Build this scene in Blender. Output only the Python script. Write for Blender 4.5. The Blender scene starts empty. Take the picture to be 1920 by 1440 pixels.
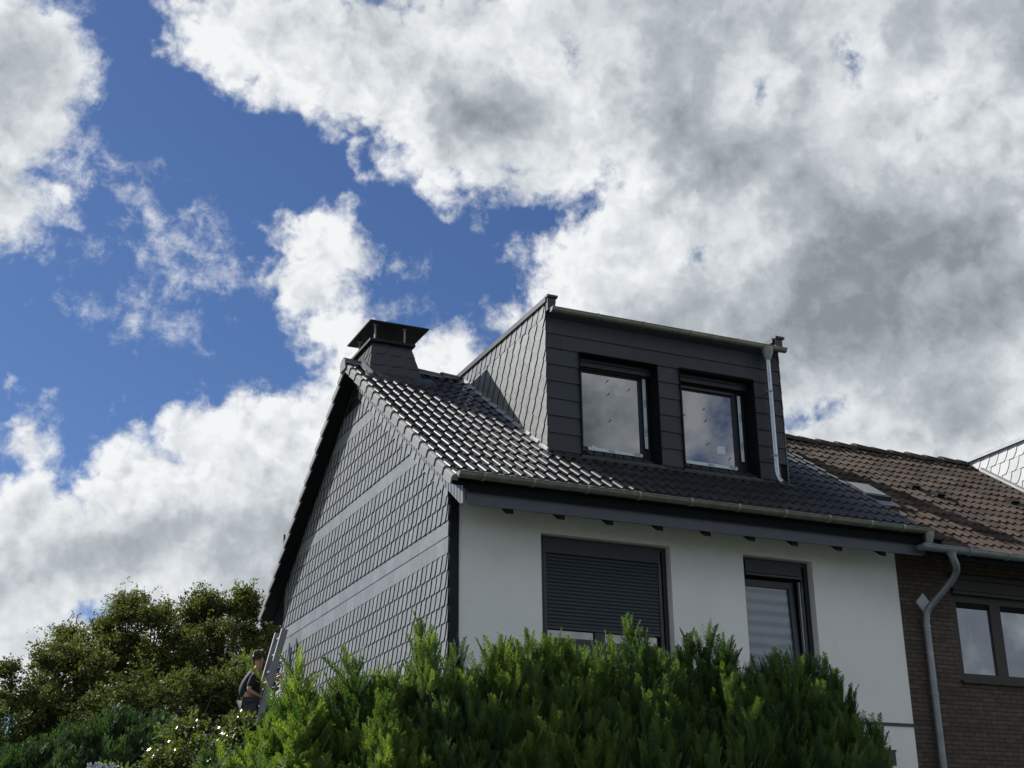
import bpy, bmesh, math, random
import numpy as np
from mathutils import Vector, Matrix
random.seed(7); rng = np.random.default_rng(7)
C = bpy.context.scene.collection
SC = bpy.context.scene
R = math.radians

# ------------------------------------------------------------------ camera
cam_d = bpy.data.cameras.new('camera'); cam = bpy.data.objects.new('camera', cam_d); C.objects.link(cam)
cam.location = (-6.1143, -15.2369, 1.6)
cam.rotation_euler = (1.93796955, 0.0106346821, -0.426063362)
cam_d.sensor_width = 36; cam_d.lens = 2572.02 / 1920 * 36
cam_d.clip_start = 0.1; cam_d.clip_end = 5000
SC.camera = cam
SC.view_settings.view_transform = 'Standard'; SC.view_settings.look = 'None'
SC.view_settings.exposure = 0.65; SC.view_settings.gamma = 1
SC.cycles.use_denoising = True; SC.cycles.sample_clamp_indirect = 1.5; SC.cycles.max_bounces = 5; SC.cycles.diffuse_bounces = 3; SC.cycles.use_adaptive_sampling = True; SC.cycles.adaptive_threshold = 0.005

# ------------------------------------------------------------------ sun
L = Vector((0.62, -0.90, -0.94)).normalized()          # travel direction of the light
sun_d = bpy.data.lights.new('sun', 'SUN'); sun = bpy.data.objects.new('sun', sun_d); C.objects.link(sun)
sun_d.energy = 5.0; sun_d.angle = R(0.53); sun_d.color = (1.0, 0.965, 0.90)
sun.rotation_euler = L.to_track_quat('-Z', 'Y').to_euler(); sun.location = (-30, 40, 60)
SUN = -L; sun_el = math.asin(SUN.z); sun_az = math.atan2(SUN.x, SUN.y)

# ------------------------------------------------------------------ node helpers
class NT:
    def __init__(s, tree): s.t = tree; s.n = tree.nodes; s.l = tree.links
    def node(s, typ, **k):
        n = s.n.new(typ)
        for a, b in k.items(): setattr(n, a, b)
        return n
    def put(s, sock, v):
        if v is None: return
        if isinstance(v, bpy.types.NodeSocket): s.l.new(v, sock)
        else: sock.default_value = v
    def math(s, op, a, b=None, c=None, clamp=False):
        n = s.node('ShaderNodeMath', operation=op); n.use_clamp = clamp
        for i, v in enumerate((a, b, c)): s.put(n.inputs[i], v)
        return n.outputs[0]
    def vm(s, op, a, b=None, scale=None, out=0):
        n = s.node('ShaderNodeVectorMath', operation=op)
        s.put(n.inputs[0], a)
        if b is not None: s.put(n.inputs[1], b)
        if scale is not None: s.put(n.inputs['Scale'], scale)
        return n.outputs[out]
    def noise(s, vec, scale, detail=4, rough=.5, dist=0, out=0, lac=2.0):
        n = s.node('ShaderNodeTexNoise'); s.put(n.inputs['Vector'], vec)
        n.inputs['Scale'].default_value = scale; n.inputs['Detail'].default_value = detail
        n.inputs['Roughness'].default_value = rough; n.inputs['Distortion'].default_value = dist
        n.inputs['Lacunarity'].default_value = lac
        return n.outputs[out]
    def mr(s, v, a, b, c=0., d=1., smooth=False):
        n = s.node('ShaderNodeMapRange'); n.interpolation_type = 'SMOOTHSTEP' if smooth else 'LINEAR'
        for i, q in enumerate((v, a, b, c, d)): s.put(n.inputs[i], q)
        return n.outputs[0]
    def mix(s, f, a, b, mode='MIX'):
        n = s.node('ShaderNodeMix', data_type='RGBA', blend_type=mode)
        s.put(n.inputs[0], f)
        for i, v in ((6, a), (7, b)):
            if isinstance(v, tuple) and len(v) == 3: v = v + (1.,)
            s.put(n.inputs[i], v)
        return n.outputs[2]

# ------------------------------------------------------------------ world: Nishita sky with cumulus clouds laid out by direction
def make_world():
    w = bpy.data.worlds.new('World'); SC.world = w; w.use_nodes = True
    t = NT(w.node_tree); t.n.clear()
    tc = t.node('ShaderNodeTexCoord').outputs['Generated']
    sky = t.node('ShaderNodeTexSky', sky_type='NISHITA'); sky.sun_disc = False
    sky.sun_elevation = sun_el; sky.sun_rotation = sun_az; sky.altitude = 100
    sky.air_density = 1.0; sky.dust_density = 0.4; sky.ozone_density = 3.0
    STR = 0.064; K = 1/1.57
    d = t.vm('NORMALIZE', tc)
    # angular layout plane of the northern sky (fixed directions of the place)
    Mr = cam.rotation_euler.to_matrix()
    r_, u_, b_ = Mr.col[0], Mr.col[1], Mr.col[2]
    dz = t.math('MULTIPLY', t.vm('DOT_PRODUCT', d, tuple(b_), out=1), -1.)
    dzc = t.math('MAXIMUM', dz, 0.25)
    X = t.math('DIVIDE', t.vm('DOT_PRODUCT', d, tuple(r_), out=1), dzc)
    Y = t.math('DIVIDE', t.vm('DOT_PRODUCT', d, tuple(u_), out=1), dzc)
    px = t.math('MULTIPLY_ADD', X, 25.72, 9.60); py = t.math('MULTIPLY_ADD', Y, -25.72, 7.20)   # units of 100
    # warp
    wn = t.noise(d, 7.0, 5, .6, out=1)
    wv = t.vm('SUBTRACT', wn, (.5, .5, .5))
    wn2 = t.noise(d, 30.0, 4, .62, out=1)
    wv2 = t.vm('SUBTRACT', wn2, (.5, .5, .5))
    cx = t.node('ShaderNodeCombineXYZ'); t.put(cx.inputs[0], px); t.put(cx.inputs[1], py)
    P = t.vm('ADD', cx.outputs[0], t.vm('MULTIPLY', wv, (2.6, 2.6, 0)))
    P = t.vm('ADD', P, t.vm('MULTIPLY', wv2, (.95, .95, 0)))
    def blob(x, y, rx, ry, rot=0, k=1.0):
        q = t.vm('SUBTRACT', P, (x/100, y/100, 0))
        if rot:
            n = t.node('ShaderNodeVectorRotate', rotation_type='Z_AXIS'); t.put(n.inputs['Vector'], q); n.inputs['Angle'].default_value = R(-rot); q = n.outputs[0]
        q = t.vm('MULTIPLY', q, (100/rx, 100/ry, 0))
        ln = t.vm('LENGTH', q, out=1)
        return t.math('MULTIPLY', t.math('SUBTRACT', 1., ln), k*min(rx, ry)/100)
    def smax(a, b, k=.35):
        return t.math('SMOOTH_MAX', a, b, k)
    pos = [(10, 190, 130, 190, 0), (20, 400, 125, 95, 0), (-10, 60, 60, 80, 0),
           (560, 60, 250, 110, 8), (860, 170, 260, 160, 20), (1000, 330, 120, 60, 10), (1150, 480, 195, 150, -20), (1080, 590, 130, 110, 0), (1300, 250, 330, 260, 0), (900, 20, 260, 90, 0),
           (1700, 100, 700, 300, 0), (1650, 520, 480, 330, 0), (1700, 800, 420, 170, 0), (1250, 640, 330, 170, 0), (1480, 700, 200, 120, 0), (740, 200, 120, 60, 20),
           (600, 430, 66, 56, 0), (650, 480, 50, 50, 0), (590, 560, 52, 80, -10), (625, 640, 40, 50, 0),
           (390, 810, 90, 80, 0), (270, 900, 120, 110, 0), (530, 830, 110, 110, 0), (700, 790, 150, 130, 0), (840, 690, 70, 66, 0),
           (380, 1010, 330, 160, 0), (100, 1120, 300, 190, 0), (40, 930, 110, 90, 0), (40, 800, 55, 55, 0), (600, 1050, 260, 260, 0)]
    neg = [(1090, 355, 40, 45, 0), (1740, 215, 30, 46, 20), (1610, 115, 14, 40, 0), (1430, 165, 16, 20, 0), (1325, 495, 40, 22, -20), (1510, 800, 46, 18, 0),
           (1140, 780, 60, 30, 0), (150, 1135, 110, 32, -15), (700, 300, 60, 60, 0)]
    wis = [(95, 30, 50, 24, -20), (205, 335, 80, 26, 25), (270, 415, 80, 36, 55), (320, 470, 60, 24, 10), (395, 430, 18, 34, 0), (300, 510, 50, 26, 40), (370, 537, 62, 14, 4),
           (275, 600, 120, 26, 20), (240, 560, 50, 20, 10), (130, 330, 60, 30, 0), (110, 470, 50, 24, 0), (770, 495, 22, 26, 0), (905, 605, 20, 12, 0), (560, 640, 40, 40, 0), (720, 600, 60, 20, 0), (480, 730, 60, 16, 10), (120, 900, 60, 26, 0)]
    F = None
    for b in pos:
        v = blob(*b); F = v if F is None else smax(F, v)
    for b in neg: F = t.math('SMOOTH_MIN', F, t.math('MULTIPLY_ADD', blob(*b), -1.2, .12), .35)
    Wf = None
    for b in wis:
        v = blob(*b); Wf = v if Wf is None else smax(Wf, v, .2)
    def billow(vec, scale, det, rough=.52):
        v = t.node('ShaderNodeTexVoronoi', feature='F1'); t.put(v.inputs['Vector'], vec)
        v.inputs['Scale'].default_value = scale; v.inputs['Detail'].default_value = det; v.inputs['Roughness'].default_value = rough
        v.inputs['Lacunarity'].default_value = 2.1
        v.normalize = True
        return t.math('SUBTRACT', 1., v.outputs['Distance'])
    wd = t.vm('ADD', d, t.vm('MULTIPLY', wv2, (.030, .030, .030)))
    wd = t.vm('ADD', wd, t.vm('MULTIPLY', wv, (.05, .05, .05)))
    n1 = t.noise(d, 13.0, 7, .63, .15)
    n2 = t.noise(d, 60.0, 5, .68, .2)
    b1 = billow(wd, 13., 3., .58)
    nn = t.math('MULTIPLY_ADD', t.math('SUBTRACT', n1, .5), 1.6, t.math('MULTIPLY', t.math('SUBTRACT', n2, .5), .9))
    nn = t.math('ADD', nn, t.math('MULTIPLY', t.math('SUBTRACT', b1, .62), 2.6))
    Ff = t.math('ADD', F, nn)
    # the rest of the sky (behind the viewer): broken cloud from noise
    nb = t.noise(d, 2.2, 8, .56, .2)
    Fb = t.math('MULTIPLY', t.math('SUBTRACT', nb, .47), 14.)
    front = t.mr(dz, .55, .8, 0, 1, True)
    Fa = t.math('ADD', t.math('MULTIPLY', Ff, front), t.math('MULTIPLY', Fb, t.math('SUBTRACT', 1., front)))
    a1 = t.mr(Fa, -.16, .50, 0, 1, True)
    Wn = t.math('ADD', Wf, t.math('MULTIPLY_ADD', t.math('SUBTRACT', n2, .5), 1.2, t.math('MULTIPLY', nn, .50)))
    a2 = t.math('MULTIPLY', t.mr(Wn, -.12, .85, 0, .85, True), front)
    alpha = t.math('MAXIMUM', a1, a2)
    # shade: thickness, large grey bellies, relief toward the sun
    shd = [(1670, 600, 430, 270, 0, .78), (1120, 40, 520, 130, 8, .62), (1500, 230, 330, 150, 0, .62), (920, 230, 130, 90, 15, .70), (60, 150, 105, 150, -20, .72), (1800, 60, 260, 120, 0, .60),
           (330, 1010, 330, 80, 0, .58), (60, 1140, 230, 120, 0, .58), (500, 970, 130, 80, 0, .60), (1850, 800, 190, 80, 0, .50), (600, 1120, 260, 150, 0, .6), (430, 850, 80, 50, 0, .35), (1180, 560, 120, 60, 0, .35), (640, 520, 50, 60, 0, .3), (20, 960, 100, 60, 0, .6)]
    S = None
    for b in shd:
        x, y, rx, ry, rot, k = b
        w0 = 1.15 if rx > 400 else .75; v = t.math('MULTIPLY', t.mr(blob(x, y, rx, ry, rot), -w0*min(rx, ry)/100, w0*min(rx, ry)/100, 0, 1, True), k)
        S = v if S is None else t.math('SMOOTH_MAX', S, v, .12)
    sdir = (SUN + Vector((0, 0, .25))).normalized()
    b1s = billow(t.vm('ADD', wd, tuple(sdir*0.014)), 13., 3., .58)
    rel = t.math('MULTIPLY', t.math('SUBTRACT', b1, b1s), 2.4)
    n1s = t.noise(t.vm('ADD', d, tuple(sdir*0.012)), 13.0, 6, .60, .15)
    rel = t.math('ADD', rel, t.math('MULTIPLY', t.math('SUBTRACT', n1, n1s), 1.35))
    bign = t.noise(wd, 6.0, 5, .55, .3)
    Sb = t.math('MULTIPLY', S, front)
    Sb = t.math('ADD', Sb, t.math('MULTIPLY', t.mr(Fb, .6, 2.2, 0, .75, True), t.math('SUBTRACT', 1., front)))
    thick = t.mr(Fa, .25, 2.3, 0, 1, True)
    g = t.math('MULTIPLY', Sb, t.math('MULTIPLY_ADD', thick, .70, .30))
    g = t.math('ADD', g, t.math('MULTIPLY', t.math('MULTIPLY', t.math('SUBTRACT', bign, .47), 1.5), thick))
    rsc = t.math('MULTIPLY_ADD', Sb, -.5, 1.)
    g = t.math('SUBTRACT', g, t.math('MULTIPLY', rel, rsc))
    g = t.math('ADD', g, t.mr(thick, 0, 1, 0, .17))
    cr = t.node('ShaderNodeValToRGB'); t.put(cr.inputs[0], t.math('MULTIPLY_ADD', g, .70, .045)); e = cr.color_ramp.elements
    e[0].position = 0.0; e[0].color = (.90, .92, .93, 1)
    e[1].position = 1.0; e[1].color = (.20, .23, .27, 1)
    for p_, c_ in ((.18, (.70, .735, .765)), (.38, (.47, .51, .545)), (.70, (.255, .285, .32))):
        q = e.new(p_); q.color = c_ + (1,)
    cloud = cr.outputs[0]
    blue = t.mix(1.0, sky.outputs[0], (0.46, 0.575, 0.78), 'MULTIPLY')
    sky_s = t.vm('SCALE', blue, scale=1.0)
    cl_s = t.vm('SCALE', cloud, scale=K/STR)
    # low haze near the horizon keeps clouds whitish
    col = t.mix(alpha, sky_s, cl_s)
    bg = t.node('ShaderNodeBackground'); t.put(bg.inputs[0], col); bg.inputs[1].default_value = STR
    out = t.node('ShaderNodeOutputWorld'); t.l.new(bg.outputs[0], out.inputs[0])
    w.cycles.sampling_method = 'MANUAL'; w.cycles.sample_map_resolution = 512
make_world()
# ------------------------------------------------------------------ materials
def mat(name, base, rough=.6, metal=0., var=0., vscale=3., bump=0., bscale=40., spec=.5, coat=0., fine=None, stain=None, coord='Object'):
    m = bpy.data.materials.new(name); m.use_nodes = True
    t = NT(m.node_tree); b = t.n['Principled BSDF']
    co = t.node('ShaderNodeTexCoord').outputs[coord]
    col = base + (1,)
    if var:
        n = t.noise(co, vscale, 5, .6)
        f = t.mr(n, .3, .7, 1-var, 1+var)
        cc = t.node('ShaderNodeCombineXYZ')
        for i in range(3): t.put(cc.inputs[i], f)
        col = t.mix(1., base, cc.outputs[0], 'MULTIPLY')
    if stain:
        sc_, amt, scol = stain
        n = t.noise(co, sc_, 8, .65)
        col = t.mix(t.mr(n, .52, .75, 0, amt, True), col, scol)
    t.put(b.inputs['Base Color'], col)
    b.inputs['Roughness'].default_value = rough; b.inputs['Metallic'].default_value = metal
    b.inputs['Specular IOR Level'].default_value = spec; b.inputs['Coat Weight'].default_value = coat
    if bump:
        n = t.noise(co, bscale, 6, .6)
        bp = t.node('ShaderNodeBump'); bp.inputs['Strength'].default_value = bump; bp.inputs['Distance'].default_value = .01
        t.put(bp.inputs['Height'], n); t.put(b.inputs['Normal'], bp.outputs[0])
    return m
def attr_mat(name, c0, c1, rough, spec=.5, bump=0., bscale=60., rvar=0., moss=None, coat=0., edge=None):
    """colour between c0 and c1 by the per-piece random value stored on the mesh"""
    m = bpy.data.materials.new(name); m.use_nodes = True
    t = NT(m.node_tree); b = t.n['Principled BSDF']
    a = t.node('ShaderNodeAttribute'); a.attribute_name = 'rnd'
    co = t.node('ShaderNodeTexCoord').outputs['Object']
    n = t.noise(co, 9, 6, .65)
    f = t.math('MULTIPLY_ADD', t.math('SUBTRACT', n, .5), .9, a.outputs['Fac'])
    col = t.mix(t.math('MINIMUM', t.math('MAXIMUM', f, 0.), 1.), c0, c1)
    col = t.mix(t.math('LESS_THAN', a.outputs['Fac'], -.5), col, edge or c0)
    if moss:
        n3 = t.noise(co, moss[0], 8, .7); col = t.mix(t.mr(n3, moss[1], moss[1]+.1, 0, moss[2], True), col, moss[3])
    t.put(b.inputs['Base Color'], col)
    if rvar: t.put(b.inputs['Roughness'], t.mr(n, .3, .7, rough-rvar, rough+rvar))
    else: b.inputs['Roughness'].default_value = rough
    b.inputs['Specular IOR Level'].default_value = spec; b.inputs['Coat Weight'].default_value = coat
    if bump:
        nb = t.noise(co, bscale, 5, .6)
        bp = t.node('ShaderNodeBump'); bp.inputs['Strength'].default_value = bump; bp.inputs['Distance'].default_value = .008
        t.put(bp.inputs['Height'], nb); t.put(b.inputs['Normal'], bp.outputs[0])
    return m
def glass_mat(name, refl=.3, tint=(.012, .014, .018), extra=None, rough=.0):
    m = bpy.data.materials.new(name); m.use_nodes = True
    t = NT(m.node_tree); b = t.n['Principled BSDF']
    co = t.node('ShaderNodeTexCoord').outputs['Object']
    if extra: col = extra(t, co)
    else: col = tint + (1,)
    t.put(b.inputs['Base Color'], col); b.inputs['Roughness'].default_value = .5; b.inputs['Specular IOR Level'].default_value = 0.
    g = t.node('ShaderNodeBsdfGlossy'); g.inputs['Color'].default_value = (.92, .95, 1, 1); g.inputs['Roughness'].default_value = rough
    wav = t.noise(co, 1.3, 2, .5); bp = t.node('ShaderNodeBump'); bp.inputs['Strength'].default_value = .03; bp.inputs['Distance'].default_value = .02
    t.put(bp.inputs['Height'], wav); t.put(g.inputs['Normal'], bp.outputs[0])
    mx = t.node('ShaderNodeMixShader'); mx.inputs[0].default_value = refl
    t.l.new(b.outputs[0], mx.inputs[1]); t.l.new(g.outputs[0], mx.inputs[2]); t.l.new(mx.outputs[0], t.n['Material Output'].inputs[0])
    return m
def leaf_mat(name, c0, c1, trans=.35, rough=.55, spec=.3, tcol=None):
    m = bpy.data.materials.new(name); m.use_nodes = True
    t = NT(m.node_tree); b = t.n['Principled BSDF']
    a = t.node('ShaderNodeAttribute'); a.attribute_name = 'rnd'
    co = t.node('ShaderNodeTexCoord').outputs['Object']
    n = t.noise(co, 1.6, 3, .5)
    f = t.math('MULTIPLY_ADD', t.math('SUBTRACT', n, .5), 1.2, a.outputs['Fac'], clamp=True)
    col = t.mix(f, c0, c1); t.put(b.inputs['Base Color'], col)
    b.inputs['Roughness'].default_value = rough; b.inputs['Specular IOR Level'].default_value = spec
    tr = t.node('ShaderNodeBsdfTranslucent')
    t.put(tr.inputs[0], t.mix(1., col, tcol or (1.6, 1.9, .7), 'MULTIPLY'))
    mx = t.node('ShaderNodeMixShader'); mx.inputs[0].default_value = trans
    t.l.new(b.outputs[0], mx.inputs[1]); t.l.new(tr.outputs[0], mx.inputs[2]); t.l.new(mx.outputs[0], t.n['Material Output'].inputs[0])
    return m
M = {}
def brick_material():
    m = bpy.data.materials.new('brown_brick'); m.use_nodes = True
    t = NT(m.node_tree); b = t.n['Principled BSDF']
    co = t.node('ShaderNodeTexCoord').outputs['Object']
    sp = t.node('ShaderNodeSeparateXYZ'); t.put(sp.inputs[0], co)
    cb = t.node('ShaderNodeCombineXYZ'); t.put(cb.inputs[0], sp.outputs[0]); t.put(cb.inputs[1], sp.outputs[2])
    wob = t.vm('MULTIPLY', t.vm('SUBTRACT', t.noise(co, 9, 3, .6, out=1), (.5, .5, .5)), (.012, .012, 0))
    v = t.vm('ADD', cb.outputs[0], wob)
    br = t.node('ShaderNodeTexBrick'); t.put(br.inputs['Vector'], v)
    for k, q in (('Scale', 1.), ('Mortar Size', .0055), ('Mortar Smooth', .25), ('Bias', 0.), ('Brick Width', .215), ('Row Height', .0615)): br.inputs[k].default_value = q
    br.inputs['Color1'].default_value = (.060, .044, .036, 1); br.inputs['Color2'].default_value = (.098, .072, .058, 1); br.inputs['Mortar'].default_value = (.028, .024, .022, 1)
    n = t.noise(co, 14, 6, .65)
    col = t.mix(.55, br.outputs[0], t.mix(t.mr(n, .3, .7), (.5, .45, .42), (1.5, 1.45, 1.4)), 'MULTIPLY')
    t.put(b.inputs['Base Color'], col); b.inputs['Roughness'].default_value = .85
    bp = t.node('ShaderNodeBump'); bp.inputs['Strength'].default_value = 1.; bp.inputs['Distance'].default_value = .02
    t.put(bp.inputs['Height'], t.math('MULTIPLY_ADD', n, .5, t.math('SUBTRACT', 1., br.outputs[1])))
    t.put(b.inputs['Normal'], bp.outputs[0])
    return m
M['white'] = mat('white_render', (.82, .82, .81), .9, var=.03, vscale=1.2, bump=.6, bscale=160, spec=.2, stain=(1.1, .16, (.42, .42, .38)))
def streaks(m, amt=.10):
    t = NT(m.node_tree); b = t.n['Principled BSDF']; src = b.inputs['Base Color'].links[0].from_socket
    co = t.node('ShaderNodeTexCoord').outputs['Object']
    v = t.noise(t.vm('MULTIPLY', co, (7., 7., .5)), 1., 5, .6); g2 = t.noise(co, 90., 3, .7)
    f = t.math('ADD', t.mr(v, .5, .75, 0, amt), t.mr(g2, .35, .75, 0, amt*.6))
    t.put(b.inputs['Base Color'], t.mix(f, src, (.36, .37, .35)))
streaks(M['white'], .05)
M['slate'] = attr_mat('slate', (.138, .148, .150), (.172, .183, .187), .42, .5, edge=(.008, .009, .011), bump=.25, bscale=70, rvar=.06)  # near-black edge colour paints in the shadow lines between the plates
M['slate_chim'] = attr_mat('slate_chimney', (.085, .093, .105), (.12, .13, .14), .33, .7, bump=.2)
M['panel'] = attr_mat('fibre_cement_panel', (.026, .032, .041), (.037, .044, .055), .6, .4, bump=.3, bscale=50)
def glaze_mat(name, c0, c1, fac, rough):
    m = attr_mat(name, c0, c1, .7, 0., bump=.1, bscale=80); t = NT(m.node_tree); b = t.n['Principled BSDF']
    g = t.node('ShaderNodeBsdfGlossy'); g.inputs['Color'].default_value = (1, .985, .95, 1); g.inputs['Roughness'].default_value = rough
    mx = t.node('ShaderNodeMixShader'); mx.inputs[0].default_value = fac
    t.l.new(b.outputs[0], mx.inputs[1]); t.l.new(g.outputs[0], mx.inputs[2]); t.l.new(mx.outputs[0], t.n['Material Output'].inputs[0]); return m
M['newtile'] = glaze_mat('anthracite_glazed_tile', (.008, .010, .014), (.014, .017, .022), .115, .34)
M['slate_chim'] = glaze_mat('slate_chimney', (.013, .017, .023), (.016, .020, .026), .05, .45)
M['verge'] = attr_mat('anthracite_verge_tile', (.17, .178, .18), (.205, .21, .212), .8, .15, bump=.2)
M['oldtile'] = attr_mat('brown_concrete_tile', (.030, .022, .017), (.076, .054, .042), .85, .25, bump=.8, bscale=80, moss=(16, .66, .7, (.030, .027, .022)))
M['anth'] = mat('anthracite_metal', (.018, .021, .027), .45, var=.12, spec=.5)
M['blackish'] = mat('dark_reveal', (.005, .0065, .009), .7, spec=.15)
M['cornerb'] = mat('black_board', (.009, .012, .016), .6, spec=.25, var=.2)
M['board'] = mat('anthracite_board', (.052, .068, .088), .55, var=.12, vscale=5, bump=.15, bscale=30)
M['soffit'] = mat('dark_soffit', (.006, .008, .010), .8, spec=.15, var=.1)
M['zinc_dormer'] = mat('zinc_of_the_dormer', (.27, .27, .22), .42, metal=.6, var=.25, vscale=7, bump=.1, bscale=20, stain=(6, .5, (.14, .14, .11)))
M['zinc'] = mat('weathered_zinc', (.19, .20, .17), .42, metal=.6, var=.25, vscale=7, bump=.1, bscale=20, stain=(6, .5, (.14, .15, .12)))
M['zinc_new'] = mat('bright_zinc', (.42, .46, .50), .30, metal=.9, var=.12, vscale=12, bump=.12, bscale=30)
M['zinc_old'] = mat('dull_zinc', (.26, .28, .30), .55, metal=.6, var=.18, vscale=6, bump=.15, bscale=25)
M['lead'] = mat('lead_flashing', (.26, .27, .27), .35, metal=.5, var=.1)
M['frame'] = mat('anthracite_window_frame', (.012, .016, .023), .4, var=.08)
M['frame_brown'] = mat('old_grey_brown_frame', (.020, .020, .020), .6, var=.15, bump=.2)
M['shutter'] = mat('anthracite_shutter_slat', (.026, .035, .046), .5, var=.08)
M['glass'] = glass_mat('window_glass', .23)
M['skyglass'] = glass_mat('roof_window_glass', .22, (.05, .06, .07))
def blind_col(t, co):
    sp = t.node('ShaderNodeSeparateXYZ'); t.put(sp.inputs[0], co)
    w = t.math('SINE', t.math('ADD', t.math('MULTIPLY', sp.outputs[2], 2*math.pi/.150), t.math('MULTIPLY', t.noise(co, 3, 2, .5), 1.)))
    return t.mix(t.mr(w, -.9, .8, 0, 1, True), (.095, .130, .170), (.18, .235, .29))
M['blindglass'] = glass_mat('glass_over_striped_blind', .06, extra=blind_col)
def curtain_col(t, co):
    sp = t.node('ShaderNodeSeparateXYZ'); t.put(sp.inputs[0], co)
    cb = t.node('ShaderNodeCombineXYZ'); t.put(cb.inputs[0], t.math('MULTIPLY', sp.outputs[0], 40.)); t.put(cb.inputs[1], t.math('MULTIPLY', sp.outputs[2], 1.2))
    n = t.noise(cb.outputs[0], 1., 3, .6)
    return t.mix(t.mr(n, .3, .7), (.06, .065, .075), (.16, .17, .19))
M['curtainglass'] = glass_mat('glass_over_net_curtain', .42, extra=curtain_col)
M['tape'] = mat('white_film_strip', (.62, .68, .72), .5)
M['ink'] = mat('blue_print', (.06, .13, .30), .6)
M['dark'] = mat('dark_mark', (.02, .02, .022), .6)
M['whiteslate'] = attr_mat('white_slate', (.42, .44, .46), (.52, .53, .55), .5, .4)
M['brick'] = brick_material()
M['alu'] = mat('ladder_aluminium', (.27, .28, .29), .5, metal=.5, var=.1, bump=.1)
M['bark'] = mat('bark', (.055, .042, .030), .9, var=.3, vscale=12, bump=.8, bscale=40)
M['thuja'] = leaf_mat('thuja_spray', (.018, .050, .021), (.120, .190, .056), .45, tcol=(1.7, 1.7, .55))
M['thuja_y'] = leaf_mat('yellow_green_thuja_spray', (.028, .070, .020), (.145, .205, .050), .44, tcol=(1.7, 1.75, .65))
M['core'] = mat('dark_core', (.004, .006, .004), .95, var=.4, vscale=8)  # near-black stand-in for the shade deep inside the foliage
M['juniper'] = leaf_mat('blue_green_needles', (.026, .052, .026), (.070, .108, .050), .25, spec=.1)
M['leaf_olive'] = leaf_mat('olive_leaves', (.046, .060, .023), (.128, .142, .054), .38, spec=.08, tcol=(1.4, 1.45, .6))
M['leaf_dark'] = leaf_mat('dark_leaves', (.036, .054, .018), (.100, .125, .042), .32, spec=.08, tcol=(1.4, 1.4, .7))
M['leaf_gloss'] = leaf_mat('glossy_privet_leaves', (.045, .062, .014), (.11, .125, .030), .3, rough=.28, spec=.8)
M['skin'] = mat('skin', (.40, .235, .17), .5); M['hair'] = mat('brown_hair', (.045, .026, .016), .6, var=.4, vscale=60, bump=.5, bscale=120)
M['shirt'] = mat('black_cloth', (.006, .007, .012), .85); M['trousers'] = mat('grey_work_trousers', (.045, .048, .056), .9, var=.3, vscale=14)
M['ground'] = mat('lawn', (.072, .086, .070), .95, var=.35, vscale=1.5, bump=.5, bscale=30)

# ------------------------------------------------------------------ mesh helpers
class MB:
    def __init__(s): s.v = []; s.f = []; s.r = []; s.sm = []
    def add(s, vs, fs, r=None, smooth=False):
        o = len(s.v); s.v += [tuple(v) for v in vs]
        for f in fs: s.f.append(tuple(o+i for i in f)); s.r.append(.5 if r is None else r); s.sm.append(smooth)
        return s
    def box(s, x0, x1, y0, y1, z0, z1, r=None):
        v = [(x, y, z) for x in (x0, x1) for y in (y0, y1) for z in (z0, z1)]
        return s.add(v, [(0,1,3,2), (4,6,7,5), (0,4,5,1), (2,3,7,6), (0,2,6,4), (1,5,7,3)], r)
    def hexa(s, a, b, r=None):       # two quads a (4 pts), b (4 pts) joined
        return s.add(list(a)+list(b), [(0,1,2,3), (7,6,5,4), (0,4,5,1), (1,5,6,2), (2,6,7,3), (3,7,4,0)], r)
    def obox(s, c, ax, ay, az, r=None):   # centre and three half-axis vectors
        c, ax, ay, az = map(Vector, (c, ax, ay, az))
        v = [c+i*ax+j*ay+k*az for i in (-1, 1) for j in (-1, 1) for k in (-1, 1)]
        return s.add(v, [(0,1,3,2), (4,6,7,5), (0,4,5,1), (2,3,7,6), (0,2,6,4), (1,5,7,3)], r)
    def prism(s, pts, d, r=None):         # polygon pts (3-D) extruded by vector d
        n = len(pts); d = Vector(d); p = [Vector(q) for q in pts]
        v = p+[q+d for q in p]
        return s.add(v, [tuple(range(n)), tuple(range(2*n-1, n-1, -1))]+[(i, i+n, (i+1) % n+n, (i+1) % n) for i in range(n)], r)
    def tube(s, path, rad, seg=12, r=None, caps=True, smooth=True):
        path = [Vector(p) for p in path]; rr = rad if hasattr(rad, '__len__') else [rad]*len(path)
        rings = []; up = None
        for i, p in enumerate(path):
            d = (path[min(i+1, len(path)-1)]-path[max(i-1, 0)]).normalized()
            if up is None: up = d.orthogonal().normalized()
            up = (up-d*up.dot(d)).normalized(); w = d.cross(up)
            rings.append([p+rr[i]*(math.cos(a)*up+math.sin(a)*w) for a in [2*math.pi*k/seg for k in range(seg)]])
        v = [q for g in rings for q in g]; f = []
        for i in range(len(path)-1):
            for k in range(seg): f.append((i*seg+k, i*seg+(k+1) % seg, (i+1)*seg+(k+1) % seg, (i+1)*seg+k))
        s.add(v, f, r, smooth)
        if caps:
            s.add(rings[0], [tuple(range(seg-1, -1, -1))], r); s.add(rings[-1], [tuple(range(seg))], r)
        return s
    def build(s, name, m, parent=None):
        loc = root_loc(parent)
        me = bpy.data.meshes.new(name); me.from_pydata([(v[0]-loc.x, v[1]-loc.y, v[2]-loc.z) for v in s.v], [], s.f)
        me.materials.append(m)
        a = me.attributes.new('rnd', 'FLOAT', 'FACE'); a.data.foreach_set('value', np.array(s.r, dtype=np.float32))
        me.polygons.foreach_set('use_smooth', np.array(s.sm, dtype=bool))
        me.update()
        o = bpy.data.objects.new(name, me); C.objects.link(o)
        if parent: o.parent = parent
        return o
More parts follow.
